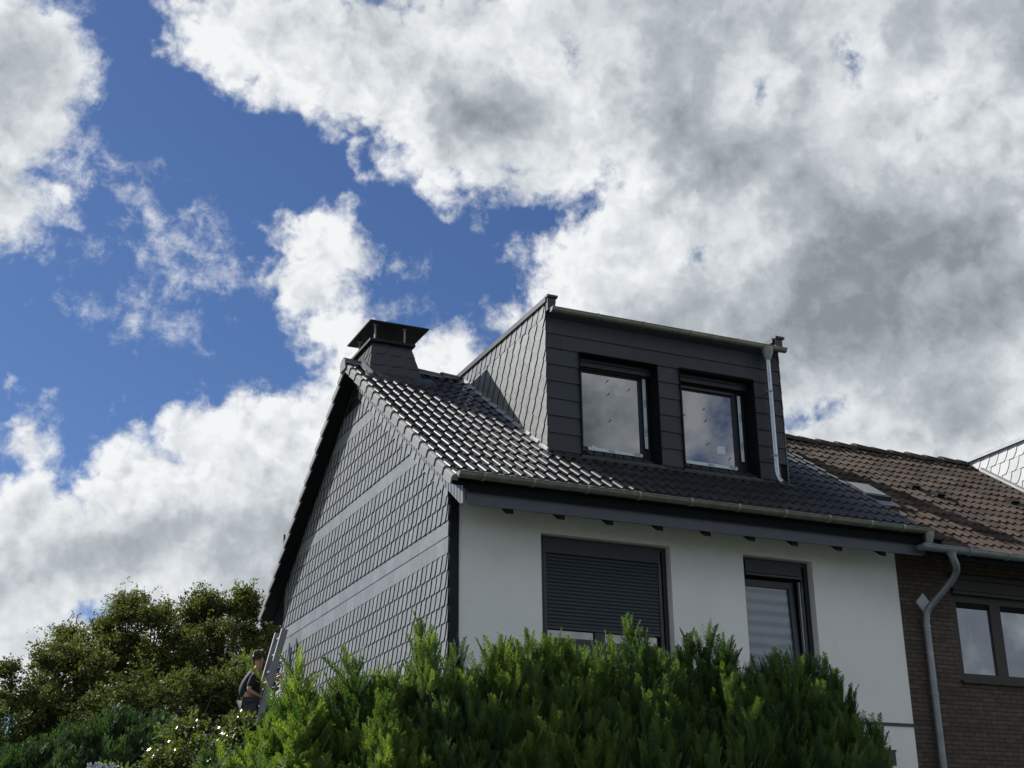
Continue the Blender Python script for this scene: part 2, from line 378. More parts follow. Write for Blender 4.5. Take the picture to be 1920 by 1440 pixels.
def root_loc(p):
    v = Vector((0, 0, 0))
    while p is not None: v += p.location; p = p.parent
    return v
def np_obj(name, V, F, m, parent=None, rnd=None, smooth=False):      # V (n,3), F (k,4 or 3) local coordinates
    me = bpy.data.meshes.new(name); k = F.shape[1]
    me.vertices.add(len(V)); me.vertices.foreach_set('co', V.astype(np.float32).ravel())
    me.loops.add(F.size); me.loops.foreach_set('vertex_index', F.astype(np.int32).ravel())
    me.polygons.add(len(F)); me.polygons.foreach_set('loop_start', np.arange(0, F.size, k, dtype=np.int32))
    me.polygons.foreach_set('loop_total', np.full(len(F), k, dtype=np.int32))
    me.update(calc_edges=True)
    me.materials.append(m)
    if rnd is not None: a = me.attributes.new('rnd', 'FLOAT', 'FACE'); a.data.foreach_set('value', rnd.astype(np.float32))
    if smooth: me.polygons.foreach_set('use_smooth', np.ones(len(F), dtype=bool))
    o = bpy.data.objects.new(name, me); C.objects.link(o)
    if parent: o.parent = parent
    return o
def tag(o, label=None, cat=None, group=None, kind=None):
    if label: o['label'] = label
    if cat: o['category'] = cat
    if group: o['group'] = group
    if kind: o['kind'] = kind
    return o
def empty(name, loc, label, cat, group=None):
    o = bpy.data.objects.new(name, None); o.location = loc; C.objects.link(o); o.empty_display_size = .3
    return tag(o, label, cat, group)
def rn(a=0., b=1.): return random.uniform(a, b)

# ------------------------------------------------------------------ key dimensions (metres; x along the eaves, y into the house, z up)
mY, eY, gZ, sl, zR, D, W = 3.741, .705, 6.495, .6964, 9.592, 7.483, 6.88
th = math.atan(sl); ct, st = math.cos(th), math.sin(th)
def roofZ(y): return gZ+sl*(y+eY)
DX0, DX1, DY = 1.69, 5.60, .608       # dormer

# ------------------------------------------------------------------ tiled roof slope
def tiles(x0, x1, o, sgn, rows, L_, sp, rh, rnd_shift=.0, jit=.0, xoff=0.):
    """o = (y,z) of eave line; sgn=+1 front slope rising to +y, -1 back slope"""
    mb = MB(); V = Vector((0, sgn*ct, st)); N = Vector((0, -sgn*st, ct))
    prof = []
    for t_ in (0., .12, .22, .26, .32, .40, .50, .60, .68, .74, .78, .90):
        h = rh*math.sin(math.pi*(t_-.22)/.56)**.75 if .22 < t_ < .78 else 0.
        prof.append((t_, h))
    tw = 2*sp
    n = int(math.ceil((x1-x0)/tw))
    for k in range(rows):
        for j in range(n):
            r = rn(); dh = rn(-jit, jit); dv = rn(-jit, jit)*1.5; tl = rn(-jit, jit)*.6
            xs = []
            for c in range(2):
                for t_, h in prof: xs.append((x0+j*tw+(c+t_)*sp, h))
            xs.append((x0+(j+1)*tw-.003, prof[0][1]))
            xs = [q for q in xs if q[0] <= x1+1e-6]
            if len(xs) < 3: continue
            lo = k*L_-.012+dv; hi = (k+1)*L_+.03
            P = lambda x, v, h: (x, o[0]+V.y*v+N.y*h, o[1]+V.z*v+N.z*h)
            vs = []
            for i, (x, h) in enumerate(xs):
                e = tl*(i/len(xs)-.5)
                vs += [P(x, lo, .034+h+dh+e), P(x, hi, .008+h*.98+dh*.3)]
            mb.add(vs, [(2*i, 2*i+2, 2*i+3, 2*i+1) for i in range(len(xs)-1)], r, True)
            vs = []
            for i, (x, h) in enumerate(xs):
                e = tl*(i/len(xs)-.5)
                vs += [P(x, lo, .034+h+dh+e), P(x, lo+.004, .008+h*.9+dh+e)]
            mb.add(vs, [(2*i, 2*i+1, 2*i+3, 2*i+2) for i in range(len(xs)-1)], r)
    return mb
def ridge_caps(x0, x1, y, z, n, rad=.11, jit=.004):
    mb = MB(); w = (x1-x0)/n
    for i in range(n):
        a0 = x0+i*w-.02; a1 = x0+(i+1)*w+.03; dz = rn(-jit, jit)
        vs = []; S = 8
        for xx, rr, up in ((a0, rad*1.08, .022), (a1, rad*.96, .0)):
            for k in range(S+1):
                a = math.pi*(k/S)*1.1-.05*math.pi
                vs.append((xx, y+rr*1.15*math.cos(a), z+dz+up+rr*.85*math.sin(a)))
        f = [(k, k+1, S+2+k, S+1+k) for k in range(S)]
        mb.add(vs, f, rn(), True)
        mb.add([vs[k] for k in range(S+1)], [tuple(range(S+1))], rn())
    return mb

# ------------------------------------------------------------------ slates: thin overlapping plates clipped to a polygon
def clip_poly(sub, cl):
    def inside(p, a, b): return (b[0]-a[0])*(p[1]-a[1])-(b[1]-a[1])*(p[0]-a[0]) >= -1e-9
    def inter(p, q, a, b):
        x1, y1, x2, y2 = a[0], a[1], b[0], b[1]; x3, y3, x4, y4 = p[0], p[1], q[0], q[1]
        den = (x1-x2)*(y3-y4)-(y1-y2)*(x3-x4)
        if abs(den) < 1e-12: return q
        t_ = ((x1-x3)*(y3-y4)-(y1-y3)*(x3-x4))/den
        return (x1+t_*(x2-x1), y1+t_*(y2-y1))
    out = list(sub)
    for i in range(len(cl)):
        a, b = cl[i], cl[(i+1) % len(cl)]; inp = out; out = []
        if not inp: break
        sp_ = inp[-1]
        for p in inp:
            if inside(p, a, b):
                if not inside(sp_, a, b): out.append(inter(sp_, p, a, b))
                out.append(p)
            elif inside(sp_, a, b): out.append(inter(sp_, p, a, b))
            sp_ = p
    return out
def slates(mb, region, w, h, mapf, z0=0., shear=0., sweep=.45, lock=False, u_rng=(-1, 10), v_rng=(0, 10), thick=.0075, base=.002, curve=2.0, rj=.004, gap=0.):
    """region: counter-clockwise polygon in (u,v); u runs to the raised, curved edge; mapf(u,v,height)->xyz"""
    nrow = int(round((v_rng[1]-v_rng[0])/h))
    for k in range(nrow):
        vb = v_rng[0]+k*h
        ph = (-sweep*w*(-k) if lock else (rn(-.06, .06)*w+(k % 2)*.0*w))
        n = int((u_rng[1]-u_rng[0])/w)+3
        for j in range(-2-(int(k*sweep)+1 if lock else 0), n):
            u0 = u_rng[0]+j*w+ph+rn(-rj, rj)
            right = []
            for q in range(7):
                b = q/6.
                right.append((u0+w*(1-sweep*(1-b)**curve-.05*math.sin(math.pi*b))+.006, vb+b*h))
            left = [(u0-.05*w, vb+h), (u0-sweep*w*.9, vb+.0*h)] if False else [(u0+.0*w, vb+h), (u0-sweep*w*.45, vb+.45*h), (u0-sweep*w*.98, vb)]
            poly = right+left
            poly = [(a+0, b_+shear*a) for a, b_ in poly] if shear else poly
            pc = clip_poly(poly, region)
            if len(pc) < 3: continue
            r = rn(); hb = rn(0, .002)
            def hh(p):
                a = (p[0]-u0)/w; b = (p[1]-(shear*p[0] if shear else 0)-vb)/h
                return base+hb+thick*max(0, min(1.1, a+.45*(1-b)))*1.0+thick*.75*(1-b)
            top = [mapf(p[0], p[1], hh(p)) for p in pc]; bot = [mapf(p[0], p[1], 0) for p in pc]
            m_ = len(pc)
            mb.add(top, [tuple(range(m_))], r); mb.add(top+bot, [(i, i+m_, (i+1) % m_+m_, (i+1) % m_) for i in range(m_)], -1.)
    return mb
def plates(mb, region, w, h, mapf, u_rng, v_rng, thick=.008, lw=None, joint=.002, shear=0.):
    """lapped straight plates with hairline joints"""
    k = 0; vb = v_rng[0]
    while vb < v_rng[1]-1e-6:
        u0 = u_rng[0]-rn(0, w)
        while u0 < u_rng[1]:
            w_ = w*rn(.9, 1.1)
            poly = [(u0+joint, vb), (u0+w_-joint, vb), (u0+w_-joint, vb+h-.001), (u0+joint, vb+h-.001)]
            poly = [(a, b+shear*a) for a, b in poly]
            pc = clip_poly(poly, region)
            if len(pc) >= 3:
                hb = rn(0, .0015)
                top = [mapf(p[0], p[1], .006+hb+thick*(1-(p[1]-shear*p[0]-vb)/h)) for p in pc]; bot = [mapf(p[0], p[1], 0) for p in pc]; m_ = len(pc)
                mb.add(top+bot, [tuple(range(m_))]+[(i, i+m_, (i+1) % m_+m_, (i+1) % m_) for i in range(m_)], rn())
            u0 += w_
        vb += h
    return mb
def wall_holes(mb, x0, x1, z0, z1, holes, y, depth, r=.5):
    xs = sorted({x0, x1, *[h[0] for h in holes], *[h[1] for h in holes]}); zs = sorted({z0, z1, *[h[2] for h in holes], *[h[3] for h in holes]})
    for i in range(len(xs)-1):
        for j in range(len(zs)-1):
            cx_, cz_ = (xs[i]+xs[i+1])/2, (zs[j]+zs[j+1])/2
            if any(h[0] < cx_ < h[1] and h[2] < cz_ < h[3] for h in holes): continue
            mb.add([(xs[i], y, zs[j]), (xs[i+1], y, zs[j]), (xs[i+1], y, zs[j+1]), (xs[i], y, zs[j+1])], [(0, 1, 2, 3)], r)
    for a, b, c, d in holes:
        mb.add([(a, y, c), (a, y+depth, c), (a, y+depth, d), (a, y, d)], [(0, 1, 2, 3)], r)
        mb.add([(b, y, c), (b, y+depth, c), (b, y+depth, d), (b, y, d)], [(3, 2, 1, 0)], r)
        mb.add([(a, y, d), (b, y, d), (b, y+depth, d), (a, y+depth, d)], [(3, 2, 1, 0)], r)
        mb.add([(a, y, c), (b, y, c), (b, y+depth, c), (a, y+depth, c)], [(0, 1, 2, 3)], r)
    return mb
def gutter_mb(x0, x1, y, z, rad, nb, rim=True):
    """half-round gutter, top rim at z, centre y"""
    mb = MB(); S = 10
    for (rr, flip) in ((rad, False), (rad-.004, True)):
        vs = []
        for xx in (x0, x1):
            for k in range(S+1):
                a = math.pi+math.pi*k/S
                vs.append((xx, y+rr*math.cos(a), z+rr*math.sin(a)))
        f = [(k, k+1, S+2+k, S+1+k) for k in range(S)]
        if not flip: f = [q[::-1] for q in f]
        mb.add(vs, f, .5, True)
    for xx in (x0, x1):
        mb.add([(xx, y+rad*math.cos(math.pi+math.pi*k/S), z+rad*math.sin(math.pi+math.pi*k/S)) for k in range(S+1)], [tuple(range(S+1))])
    mb.tube([(x0, y-rad, z), (x1, y-rad, z)], .009, 8)
    return mb
def gutter_bracket(x, y, z, rad, w=.035):
    mb = MB(); S = 10; vs = []
    for rr in (rad+.010, rad+.0005):
        for xx in (x-w/2, x+w/2):
            for k in range(S+1):
                a = math.pi+math.pi*k/S
                vs.append((xx, y+rr*math.cos(a), z+rr*math.sin(a)))
    n = S+1
    f = []
    for k in range(S): f += [(k, k+1, n+k+1, n+k), (k, 2*n+k, 2*n+k+1, k+1), (n+k, n+k+1, 3*n+k+1, 3*n+k)]
    mb.add(vs, f); mb.box(x-w/2, x+w/2, y-rad-.004, y-rad+.006, z-.004, z+.016)
    return mb
def win_frame(x0, x1, z0, z1, y, w, d, mb=None):
    mb = mb or MB()
    mb.box(x0, x0+w, y, y+d, z0, z1); mb.box(x1-w, x1, y, y+d, z0, z1)
    mb.box(x0+w, x1-w, y, y+d, z1-w, z1); mb.box(x0+w, x1-w, y, y+d, z0, z0+w)
    return mb
def text_part(txt, size, mtx, m, parent, name='lettering'):
    cu = bpy.data.curves.new(name, 'FONT'); cu.body = txt; cu.size = size; cu.align_x = 'CENTER'; cu.align_y = 'CENTER'; cu.extrude = .0008
    tmp = bpy.data.objects.new('tmp_text', cu); C.objects.link(tmp); bpy.context.view_layer.update()
    dg = bpy.context.evaluated_depsgraph_get(); me = bpy.data.meshes.new_from_object(tmp.evaluated_get(dg)); bpy.data.objects.remove(tmp)
    me.transform(Matrix.Translation(-root_loc(parent)) @ mtx); me.materials.clear(); me.materials.append(m)
    o = bpy.data.objects.new(name, me); C.objects.link(o); o.parent = parent; return o
FACE = Matrix(((1, 0, 0), (0, 0, -1), (0, 1, 0))).to_4x4()      # text lying in xz, facing -y

# ------------------------------------------------------------------ ground
g_ = MB(); n_ = 24
for i in range(n_):
    for j in range(n_):
        X0, X1 = -300+600*i/n_, -300+600*(i+1)/n_; Y0, Y1 = -300+600*j/n_, -300+600*(j+1)/n_
        g_.add([(X0, Y0, 0), (X1, Y0, 0), (X1, Y1, 0), (X0, Y1, 0)], [(0, 1, 2, 3)])
tag(g_.build('ground', M['ground']), kind='structure')

# ================================================================== the white house
H = empty('house', (W/2, D/2, 0), 'white rendered end house with slate gable, glossy black tiled roof and box dormer', 'house')
FL = 4.30
holes = [(1.254, 3.146, FL+.12, 6.085), (4.285, 5.418, FL+.12, 6.085)]
mb = MB(); wall_holes(mb, .12, W, 0, 6.55, holes, 0., .30)
mb.build('front_wall', M['white'], H)
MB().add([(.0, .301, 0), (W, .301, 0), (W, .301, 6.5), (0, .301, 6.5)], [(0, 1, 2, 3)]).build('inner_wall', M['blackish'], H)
mb = MB(); mb.add([(W-.001, 0.002, 0), (W-.001, D, 0), (W-.001, D, 6.4), (W-.001, mY, 9.45), (W-.001, 0.002, 6.4)], [(0, 1, 2, 3, 4)]); mb.build('party_wall', M['white'], H)
mb = MB(); mb.add([(0, D, 0), (W, D, 0), (W, D, 6.6), (0, D, 6.6)], [(3, 2, 1, 0)]); mb.build('back_wall', M['white'], H)
MB().box(3.0, W, -.016, .0-.0005, 3.902, 3.944).build('dark_joint_strip', M['anth'], H)
MB().box(.003, .125, -.022, .02, 0, 6.46).build('corner_board', M['cornerb'], H)
# gable cladding
gm = lambda u, v, h: (-h, -u, v)            # u = -y  (raised edge faces the front corner)
def gz(y): return roofZ(y)-.03 if y < mY else roofZ(2*mY-y)-.03
mb = MB(); mb.add([(0, 0, 0), (0, D, 0), (0, D, gz(D)), (0, mY, gz(mY)), (0, 0, gz(0))], [(0, 1, 2, 3, 4)]); mb.build('gable_wall', M['blackish'], H)
cl = MB(); hc = .2122
bl = lambda y: roofZ(y)-.03-.55             # lower edge of the sloping border along the front verge
def field_poly(v0, v1):
    # between levels v0 and v1, limited by the front border (slope) and the back border
    def yf(v): return max(0., (v+.58-gZ)/sl-eY)
    def yb(v): return min(D, 2*mY-((v+.03+.20-gZ)/sl-eY)) if v > gz(D)-.25 else D
    P = [(-yb(v0), v0), (-yf(v0), v0)]
    if yf(v0) == 0 and yf(v1) > 0:
        P.append((0., gZ+sl*eY-.58))
    P.append((-yf(v1), v1)); P.append((-yb(v1), v1))
    return P
lvl = [5.709-hc*k for k in range(27, -1, -1)]
for a, b in zip(lvl[:-1], lvl[1:]): slates(cl, field_poly(a, b), .172, hc, gm, u_rng=(-7.6, .1), v_rng=(a, b), sweep=.36, curve=2.5, thick=.0115)
def band(v0, v1): plates(cl, field_poly(v0, v1), .30, v1-v0, gm, (-7.6, 0), (v0, v1), thick=.007, joint=.0006)
band(5.709, 5.920); band(5.920, 6.120)
for base_, top_, nb_ in ((6.120, 7.183, 5), (7.393, 8.440, 5), (8.64, 8.90, 1)):
    hh_ = (top_-base_)/nb_
    for k in range(nb_):
        a, b = base_+k*hh_, base_+(k+1)*hh_
        slates(cl, field_poly(a, b), .172, hh_, gm, u_rng=(-7.6, .1), v_rng=(a, b), sweep=.36, curve=2.5, thick=.0115)
band(7.183, 7.393); band(8.440, 8.64)
# sloping borders: front (three rows), back (one row)
fr = [(-mY, roofZ(mY)-.58), (0, roofZ(0)-.58), (0, roofZ(0)-.03), (-mY, roofZ(mY)-.03)]
slates(cl, fr, .172, .1835, gm, u_rng=(-mY, .1), v_rng=(roofZ(0)-.58, roofZ(0)-.03), shear=-sl, lock=True, sweep=.40, curve=1.7, thick=.0115)
bk = [(-D, roofZ(0)-.03-.20), (-mY, roofZ(mY)-.03-.20), (-mY, roofZ(mY)-.03), (-D, roofZ(0)-.03)]
c0 = roofZ(0)+sl*D-.03
slates(cl, bk, .172, .20, gm, u_rng=(-D-.1, -mY+.1), v_rng=(c0-.20, c0), shear=sl, sweep=.5, thick=.011)
cl.build('slate_cladding', M['slate'], H)
# slate verge strip and its tail past the corner
mb = MB()
t0 = -.6; nst = 50
for i in range(nst):
    y0 = t0+i*.0952; y1 = y0+.0925
    if y1 > mY: break
    lo = lambda y: roofZ(y)-(.412 if y >= 0 else .445) + (.05 if y < -.58 else 0)
    hi = lambda y: roofZ(y)-.17
    xi = -.002 if y0 >= -.02 else -.04
    mb.hexa([(-.066, y0, lo(y0)), (-.060, y1, lo(y1)), (-.060, y1, hi(y1)), (-.066, y0, hi(y0))], [(xi, y0, lo(y0)), (xi, y1, lo(y1)), (xi, y1, hi(y1)), (xi, y0, hi(y0))], rn())
mb.build('verge_slates', M['slate'], H)
# roof
RL = .3386
oF = (-eY-.01, gZ-.065)
tl = tiles(-.225, 6.97, oF, 1, 16, RL, .1587, .036, jit=.0022)
tl.build('front_roof_tiles', M['newtile'], H)
tb = tiles(-.225, 6.97, (2*mY+eY+.01, gZ-.065), -1, 16, RL, .1587, .036, jit=.002)
tb.build('back_roof_tiles', M['newtile'], H)
mb = MB()   # roof deck under the tiles
for sg in (1, -1):
    yy = [mY+sg*(q-mY) for q in (-eY+.03, mY)]
    P = [(x, yy[i], z) for x in (-.02, 6.9) for i, z in ((0, roofZ(-eY+.03)-.11), (1, zR-.11))]
    Q = [(p[0], p[1], p[2]-.10) for p in P]
    mb.hexa([P[0], P[1], P[3], P[2]], [Q[0], Q[1], Q[3], Q[2]])
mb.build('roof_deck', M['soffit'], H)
mb = MB()   # verge soffit, both slopes
for sg in (1, -1):
    y0, y1 = [mY+sg*(q-mY) for q in (-eY+.03, mY)]
    z0, z1 = roofZ(-eY+.03)-.11, zR-.11
    mb.hexa([(-.225, y0, z0), (-.225, y1, z1), (-.024, y1, z1), (-.024, y0, z0)], [(-.225, y0, z0-.045), (-.225, y1, z1-.045), (-.024, y1, z1-.045), (-.024, y0, z0-.045)])
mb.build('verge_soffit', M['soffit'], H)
mb = MB()
for sg in (1, -1):
    for k in range(16):
        v0, v1 = k*RL-.016, (k+1)*RL+.012
        P = lambda x, v, h: (x, mY+sg*(oF[0]+ct*v-st*h-mY), oF[1]+st*v+ct*h)
        r = rn(); xo0, xo1 = -.268, -.252; tj = rn(-.002, .002)
        # outer plate and rolled top, tapering up the slope
        sec = lambda xo, v, hb: [P(xo, v, -.088+hb+tj), P(xo+.002, v, .012+hb), P(xo+.016, v, .034+hb), P(xo+.045, v, .044+hb), P(xo+.075, v, .034+hb), P(xo+.09, v, .012+hb), P(xo+.09, v, -.02), P(xo+.02, v, -.02), P(xo+.02, v, -.088+hb)]
        a, b = sec(xo0, v0, .012), sec(xo1, v1, -.014)
        n = len(a); f = [(i, i+n, (i+1) % n+n, (i+1) % n) for i in range(n)]
        if sg < 0: f = [q[::-1] for q in f]
        mb.add(a+b, f+[tuple(range(n)), tuple(range(2*n-1, n-1, -1))], r)
mb.build('verge_tiles', M['verge'], H)
ridge_caps(-.26, 7.0, mY, zR-.085, 18, .115).build('ridge_tiles', M['newtile'], H)
mb = MB(); mb.prism([(-.285, mY-.135, zR-.17), (-.285, mY-.10, zR-.01), (-.285, mY, zR+.035), (-.285, mY+.10, zR-.01), (-.285, mY+.135, zR-.17)], (.02, 0, 0)); mb.build('ridge_end_cap', M['verge'], H)
# eaves: fascia, rafter ends, gutter
mb = MB(); mb.prism([(-.03, -.625, 6.20), (.03, -.625, 6.155), (6.82, -.625, 6.155), (6.90, -.625, 6.19), (6.90, -.625, 6.418), (-.03, -.625, 6.418)], (0, .025, 0)); mb.build('fascia_board', M['board'], H)
MB().box(.0, 6.9, -.66, -.575, 6.42, 6.475).build('gap_shade_strip', M['blackish'], H)  # black strip painted in for the shaded gap above the fascia
for x in (.651, 1.349, 2.028, 2.749, 3.46, 4.142, 4.819, 5.545, 6.279):
    mb = MB(); x -= .10
    mb.prism([(x-.05, -.597, 6.10), (x-.05, .02, 6.10+.617*sl), (x-.05, .02, 6.34+.617*sl), (x-.05, -.597, 6.36)], (.10, 0, 0)); mb.build('rafter_end', M['blackish'], H)
gut = gutter_mb(-.20, 6.93, -.775, 6.492, .068, 9).build('gutter', M['zinc'], H)
for x in (.12, .78, 1.52, 2.25, 3.0, 3.72, 4.45, 5.15, 5.85, 6.40): gutter_bracket(x, -.775, 6.492, .068).build('gutter_bracket', M['zinc_dormer'], gut)
mb = MB(); mb.tube([(6.86, -.775, 6.45), (6.86, -.775, 6.40), (6.84, -.765, 6.27)], [.078, .074, .045], 14); mb.build('gutter_outlet', M['zinc'], gut)
mb = MB()
S_ = 10
mb.add([(-.205, -.775+.074*math.cos(math.pi+math.pi*k/S_), 6.495+.074*math.sin(math.pi+math.pi*k/S_)) for k in range(S_+1)]+[(-.185, -.775+.074*math.cos(math.pi+math.pi*k/S_), 6.495+.074*math.sin(math.pi+math.pi*k/S_)) for k in range(S_+1)],
       [tuple(range(S_+1))]+[(k, k+1, S_+2+k, S_+1+k) for k in range(S_)]); mb.build('gutter_end_cap', M['lead'], gut)
# back eaves gutter
gb = gutter_mb(-.20, 6.93, 2*mY+.775, 6.492, .068, 9).build('back_gutter', M['zinc'], H)
MB().tube([(.12, 8.2, 6.5), (.12, 8.2, 7.95)], .018, 8).build('vent_rod', M['anth'], H)
# ---- chimney
ch = MB(); cb0, cb1 = (.00, .93, 3.28, 4.75), (.13, .76, 3.56, 4.52); zb, zt = 9.05, 9.90
A = [(cb0[0], cb0[2], zb), (cb0[1], cb0[2], zb), (cb0[1], cb0[3], zb), (cb0[0], cb0[3], zb)]
B = [(cb1[0], cb1[2], zt), (cb1[1], cb1[2], zt), (cb1[1], cb1[3], zt), (cb1[0], cb1[3], zt)]
ch.hexa(A, B)
def faceplane(i, j):
    a, b, c = Vector(A[i]), Vector(A[j]), Vector(B[i]); n = (b-a).cross(c-a).normalized()
    return a, b, c, Vector(B[j]), n
for (i, j, w_) in ((0, 1, .34), (3, 0, .30), (1, 2, .30)):
    a, b, c, d, n = faceplane(i, j)
    def mf(u, v, h, a=a, b=b, c=c, d=d, n=n):
        lo = a.lerp(b, u); hi = c.lerp(d, u); return tuple(lo.lerp(hi, v)+n*h)
    Lr = (b-a).length
    slates(ch, [(0, 0), (1, 0), (1, 1), (0, 1)], w_/Lr, .25, lambda u, v, h, mf=mf: mf(u, v, h), u_rng=(-.3, 1.1), v_rng=(0, 1), sweep=.5, curve=2.2, thick=.007, rj=.02)
chim = ch.build('chimney', M['slate_chim'], H)
MB().box(.07, .82, 3.50, 4.58, 9.905, 9.945).build('coping', M['cornerb'], chim)
mb = MB(); mb.box(.11, .78, 3.55, 4.53, 9.945, 9.96); mb.build('chimney_crown', M['blackish'], chim)
for (x, y) in ((.20, 3.66), (.69, 3.66), (.20, 4.42), (.69, 4.42)):
    mb = MB(); mb.box(x-.012, x+.012, y-.012, y+.012, 9.96, 10.245); mb.box(x-.035, x+.035, y-.02, y+.02, 10.240, 10.252); mb.build('cap_bracket', M['zinc_old'], chim)
mb = MB(); mb.box(.075, 1.065, 3.545, 4.71, 10.255, 10.275); mb.build('cap_plate', M['cornerb'], chim)
mb = MB()   # lead apron and side flashings round the chimney
for (x0, x1, y0, y1) in ((-.07, 1.02, 3.10, 3.27), ):
    mb.hexa([(x0, y0, roofZ(y0)+.015), (x1, y0, roofZ(y0)+.015), (x1, y1, roofZ(y1)+.03), (x0, y1, roofZ(y1)+.03)], [(x0, y0, roofZ(y0)-.04), (x1, y0, roofZ(y0)-.04), (x1, y1, roofZ(y1)-.04), (x0, y1, roofZ(y1)-.04)])
mb.build('flashing', M['anth'], chim)
mb = MB(); y0, y1 = 3.16, 3.66
mb.hexa([(-.06, y0, roofZ(y0)+.02), (.02, y0, roofZ(y0)+.06), (.02, y1, roofZ(y1)+.07), (-.06, y1, roofZ(y1)+.02)], [(-.06, y0, roofZ(y0)), (.02, y0, roofZ(y0)), (.02, y1, roofZ(y1)), (-.06, y1, roofZ(y1))])
mb.build('side_flashing', M['lead'], chim)

# ---- dormer
zDT = 9.60
dm = MB()
dm.add([(DX0+.002, DY+.03, roofZ(DY)-.05), (DX0+.002, mY+.3, zR+.05), (DX0+.002, mY+.3, zDT), (DX0+.002, DY+.03, zDT)], [(0, 1, 2, 3)])
dm.add([(DX1-.002, DY+.03, roofZ(DY)-.05), (DX1-.002, mY+.3, zR+.05), (DX1-.002, mY+.3, zDT), (DX1-.002, DY+.03, zDT)], [(3, 2, 1, 0)])
dh = [(2.20, 3.455, 7.42, 8.94), (3.828, 5.10, 7.42, 8.955)]
wall_holes(dm, DX0+.002, DX1-.002, 7.25, zDT-.02, dh, DY+.03, .40)
dm.add([(DX0, DY, zDT-.01), (DX1, DY, zDT-.01), (DX1, mY+2.6, zDT+.04), (DX0, mY+2.6, zDT+.04)], [(0, 1, 2, 3)])
dm.add([(DX0, mY+2.6, 7.8), (DX1, mY+2.6, 7.8), (DX1, mY+2.6, zDT+.04), (DX0, mY+2.6, zDT+.04)], [(3, 2, 1, 0)])
dm.add([(DX0, mY, 9.5), (DX0, mY+2.6, 7.8), (DX0, mY+2.6, zDT+.04), (DX0, mY, zDT)], [(0, 1, 2, 3)])
dm.add([(DX1, mY, 9.5), (DX1, mY+2.6, 7.8), (DX1, mY+2.6, zDT+.04), (DX1, mY, zDT)], [(3, 2, 1, 0)])
dorm = dm.build('dormer', M['blackish'], H)
# front panels around the window openings
fp = MB(); fmap = lambda u, v, h: (u, DY+.03-h*1.6, v)
ys = [7.18, 7.435, 7.694, 7.945, 8.195, 8.455, 8.70, 8.945, 9.165, 9.41, 9.52]
for a, b in zip(ys[:-1], ys[1:]):
    segs = [(DX0, DX1)] if (a >= 8.94 or b <= 7.44) else [(DX0, 2.20), (3.455, 3.828), (5.10, DX1)]
    for s0, s1 in segs:
        if s1-s0 > 2: plates(fp, [(s0, a), (s1, a), (s1, b), (s0, b)], 1.1, b-a, fmap, (s0-.01, s1), (a, b), thick=.010, joint=.0012)
        else: plates(fp, [(s0, a), (s1, a), (s1, b), (s0, b)], 9., b-a, fmap, (s0, s0+.01), (a, b), thick=.010, joint=0.)
fp.build('front_cladding', M['panel'], dorm)
# cheeks
for sgn, xx in ((-1, DX0), (1, DX1)):
    ck = MB(); cm = (lambda u, v, h, xx=xx, sgn=sgn: (xx+sgn*h, -u if sgn < 0 else u, v))
    if sgn < 0:
        yA = (9.39-gZ)/sl-eY
        reg = [(-yA-.02, roofZ(yA)), (-DY, roofZ(DY)), (-DY, 9.40), (-yA-.02, 9.40)]
        reg = [(-yA, 9.395), (-DY, roofZ(DY)-.02), (-DY, 9.395)]
        slates(ck, reg, .185, .235, cm, u_rng=(-yA-.3, 0), v_rng=(roofZ(0)-.1, roofZ(0)-.1+.235*14), shear=-sl, lock=True, sweep=.50, curve=1.6, thick=.011)
        yB = (9.62-gZ)/sl-eY
        reg = [(-yB+.02, 9.605), (-yA, 9.40), (-DY, 9.40), (-DY, 9.605)]
        slates(ck, reg, .185, .205, cm, u_rng=(-yB, 0), v_rng=(9.40, 9.605), sweep=.45, curve=2.0, thick=.009)
    else:
        yA = (9.6-gZ)/sl-eY
        reg = [(DY, roofZ(DY)-.02), (yA, 9.6), (DY, 9.6)]
        plates(ck, reg, 1.2, .25, cm, (0, yA), (7.3, 9.61))
    ck.build('cheek_slates' if sgn < 0 else 'right_cheek_slates', M['slate'], dorm)
for sgn, xx in ((-1, DX0), (1, DX1)):
    mb = MB(); x0, x1 = (xx-.035, xx+.13) if sgn < 0 else (xx-.13, xx+.035)
    mb.box(x0, x1, .545, mY+2.6, 9.60, 9.675); mb.build('parapet_flashing', M['anth'], dorm)
    mb = MB(); x0, x1 = (xx-.02, xx+.10) if sgn < 0 else (xx-.10, xx+.02)
    mb.box(x0, x1, .50, .56, 9.46, 9.66); mb.box(x0-.012, x1+.03, .475, .57, 9.655, 9.69); mb.build('parapet_end', M['anth'], dorm)
dg = gutter_mb(DX0+.01, DX1+.03, .455, 9.475, .058, 5).build('dormer_gutter', M['zinc_dormer'], dorm)
for x in (2.42, 3.16, 3.95, 4.75): gutter_bracket(x, .455, 9.475, .058).build('gutter_bracket', M['zinc_dormer'], dorm)
mb = MB(); mb.box(DX0+.02, DX1, .53, .60, 9.475, 9.50); mb.build('roof_edge', M['anth'], dorm)
mb = MB(); S_ = 10
mb.add([(DX0+.003, .455+.064*math.cos(math.pi+math.pi*k/S_), 9.478+.064*math.sin(math.pi+math.pi*k/S_)) for k in range(S_+1)]+[(DX0+.02, .455+.064*math.cos(math.pi+math.pi*k/S_), 9.478+.064*math.sin(math.pi+math.pi*k/S_)) for k in range(S_+1)],
       [tuple(range(S_+1))]+[(k, k+1, S_+2+k, S_+1+k) for k in range(S_)]); mb.build('gutter_end_cap', M['lead'], dorm)
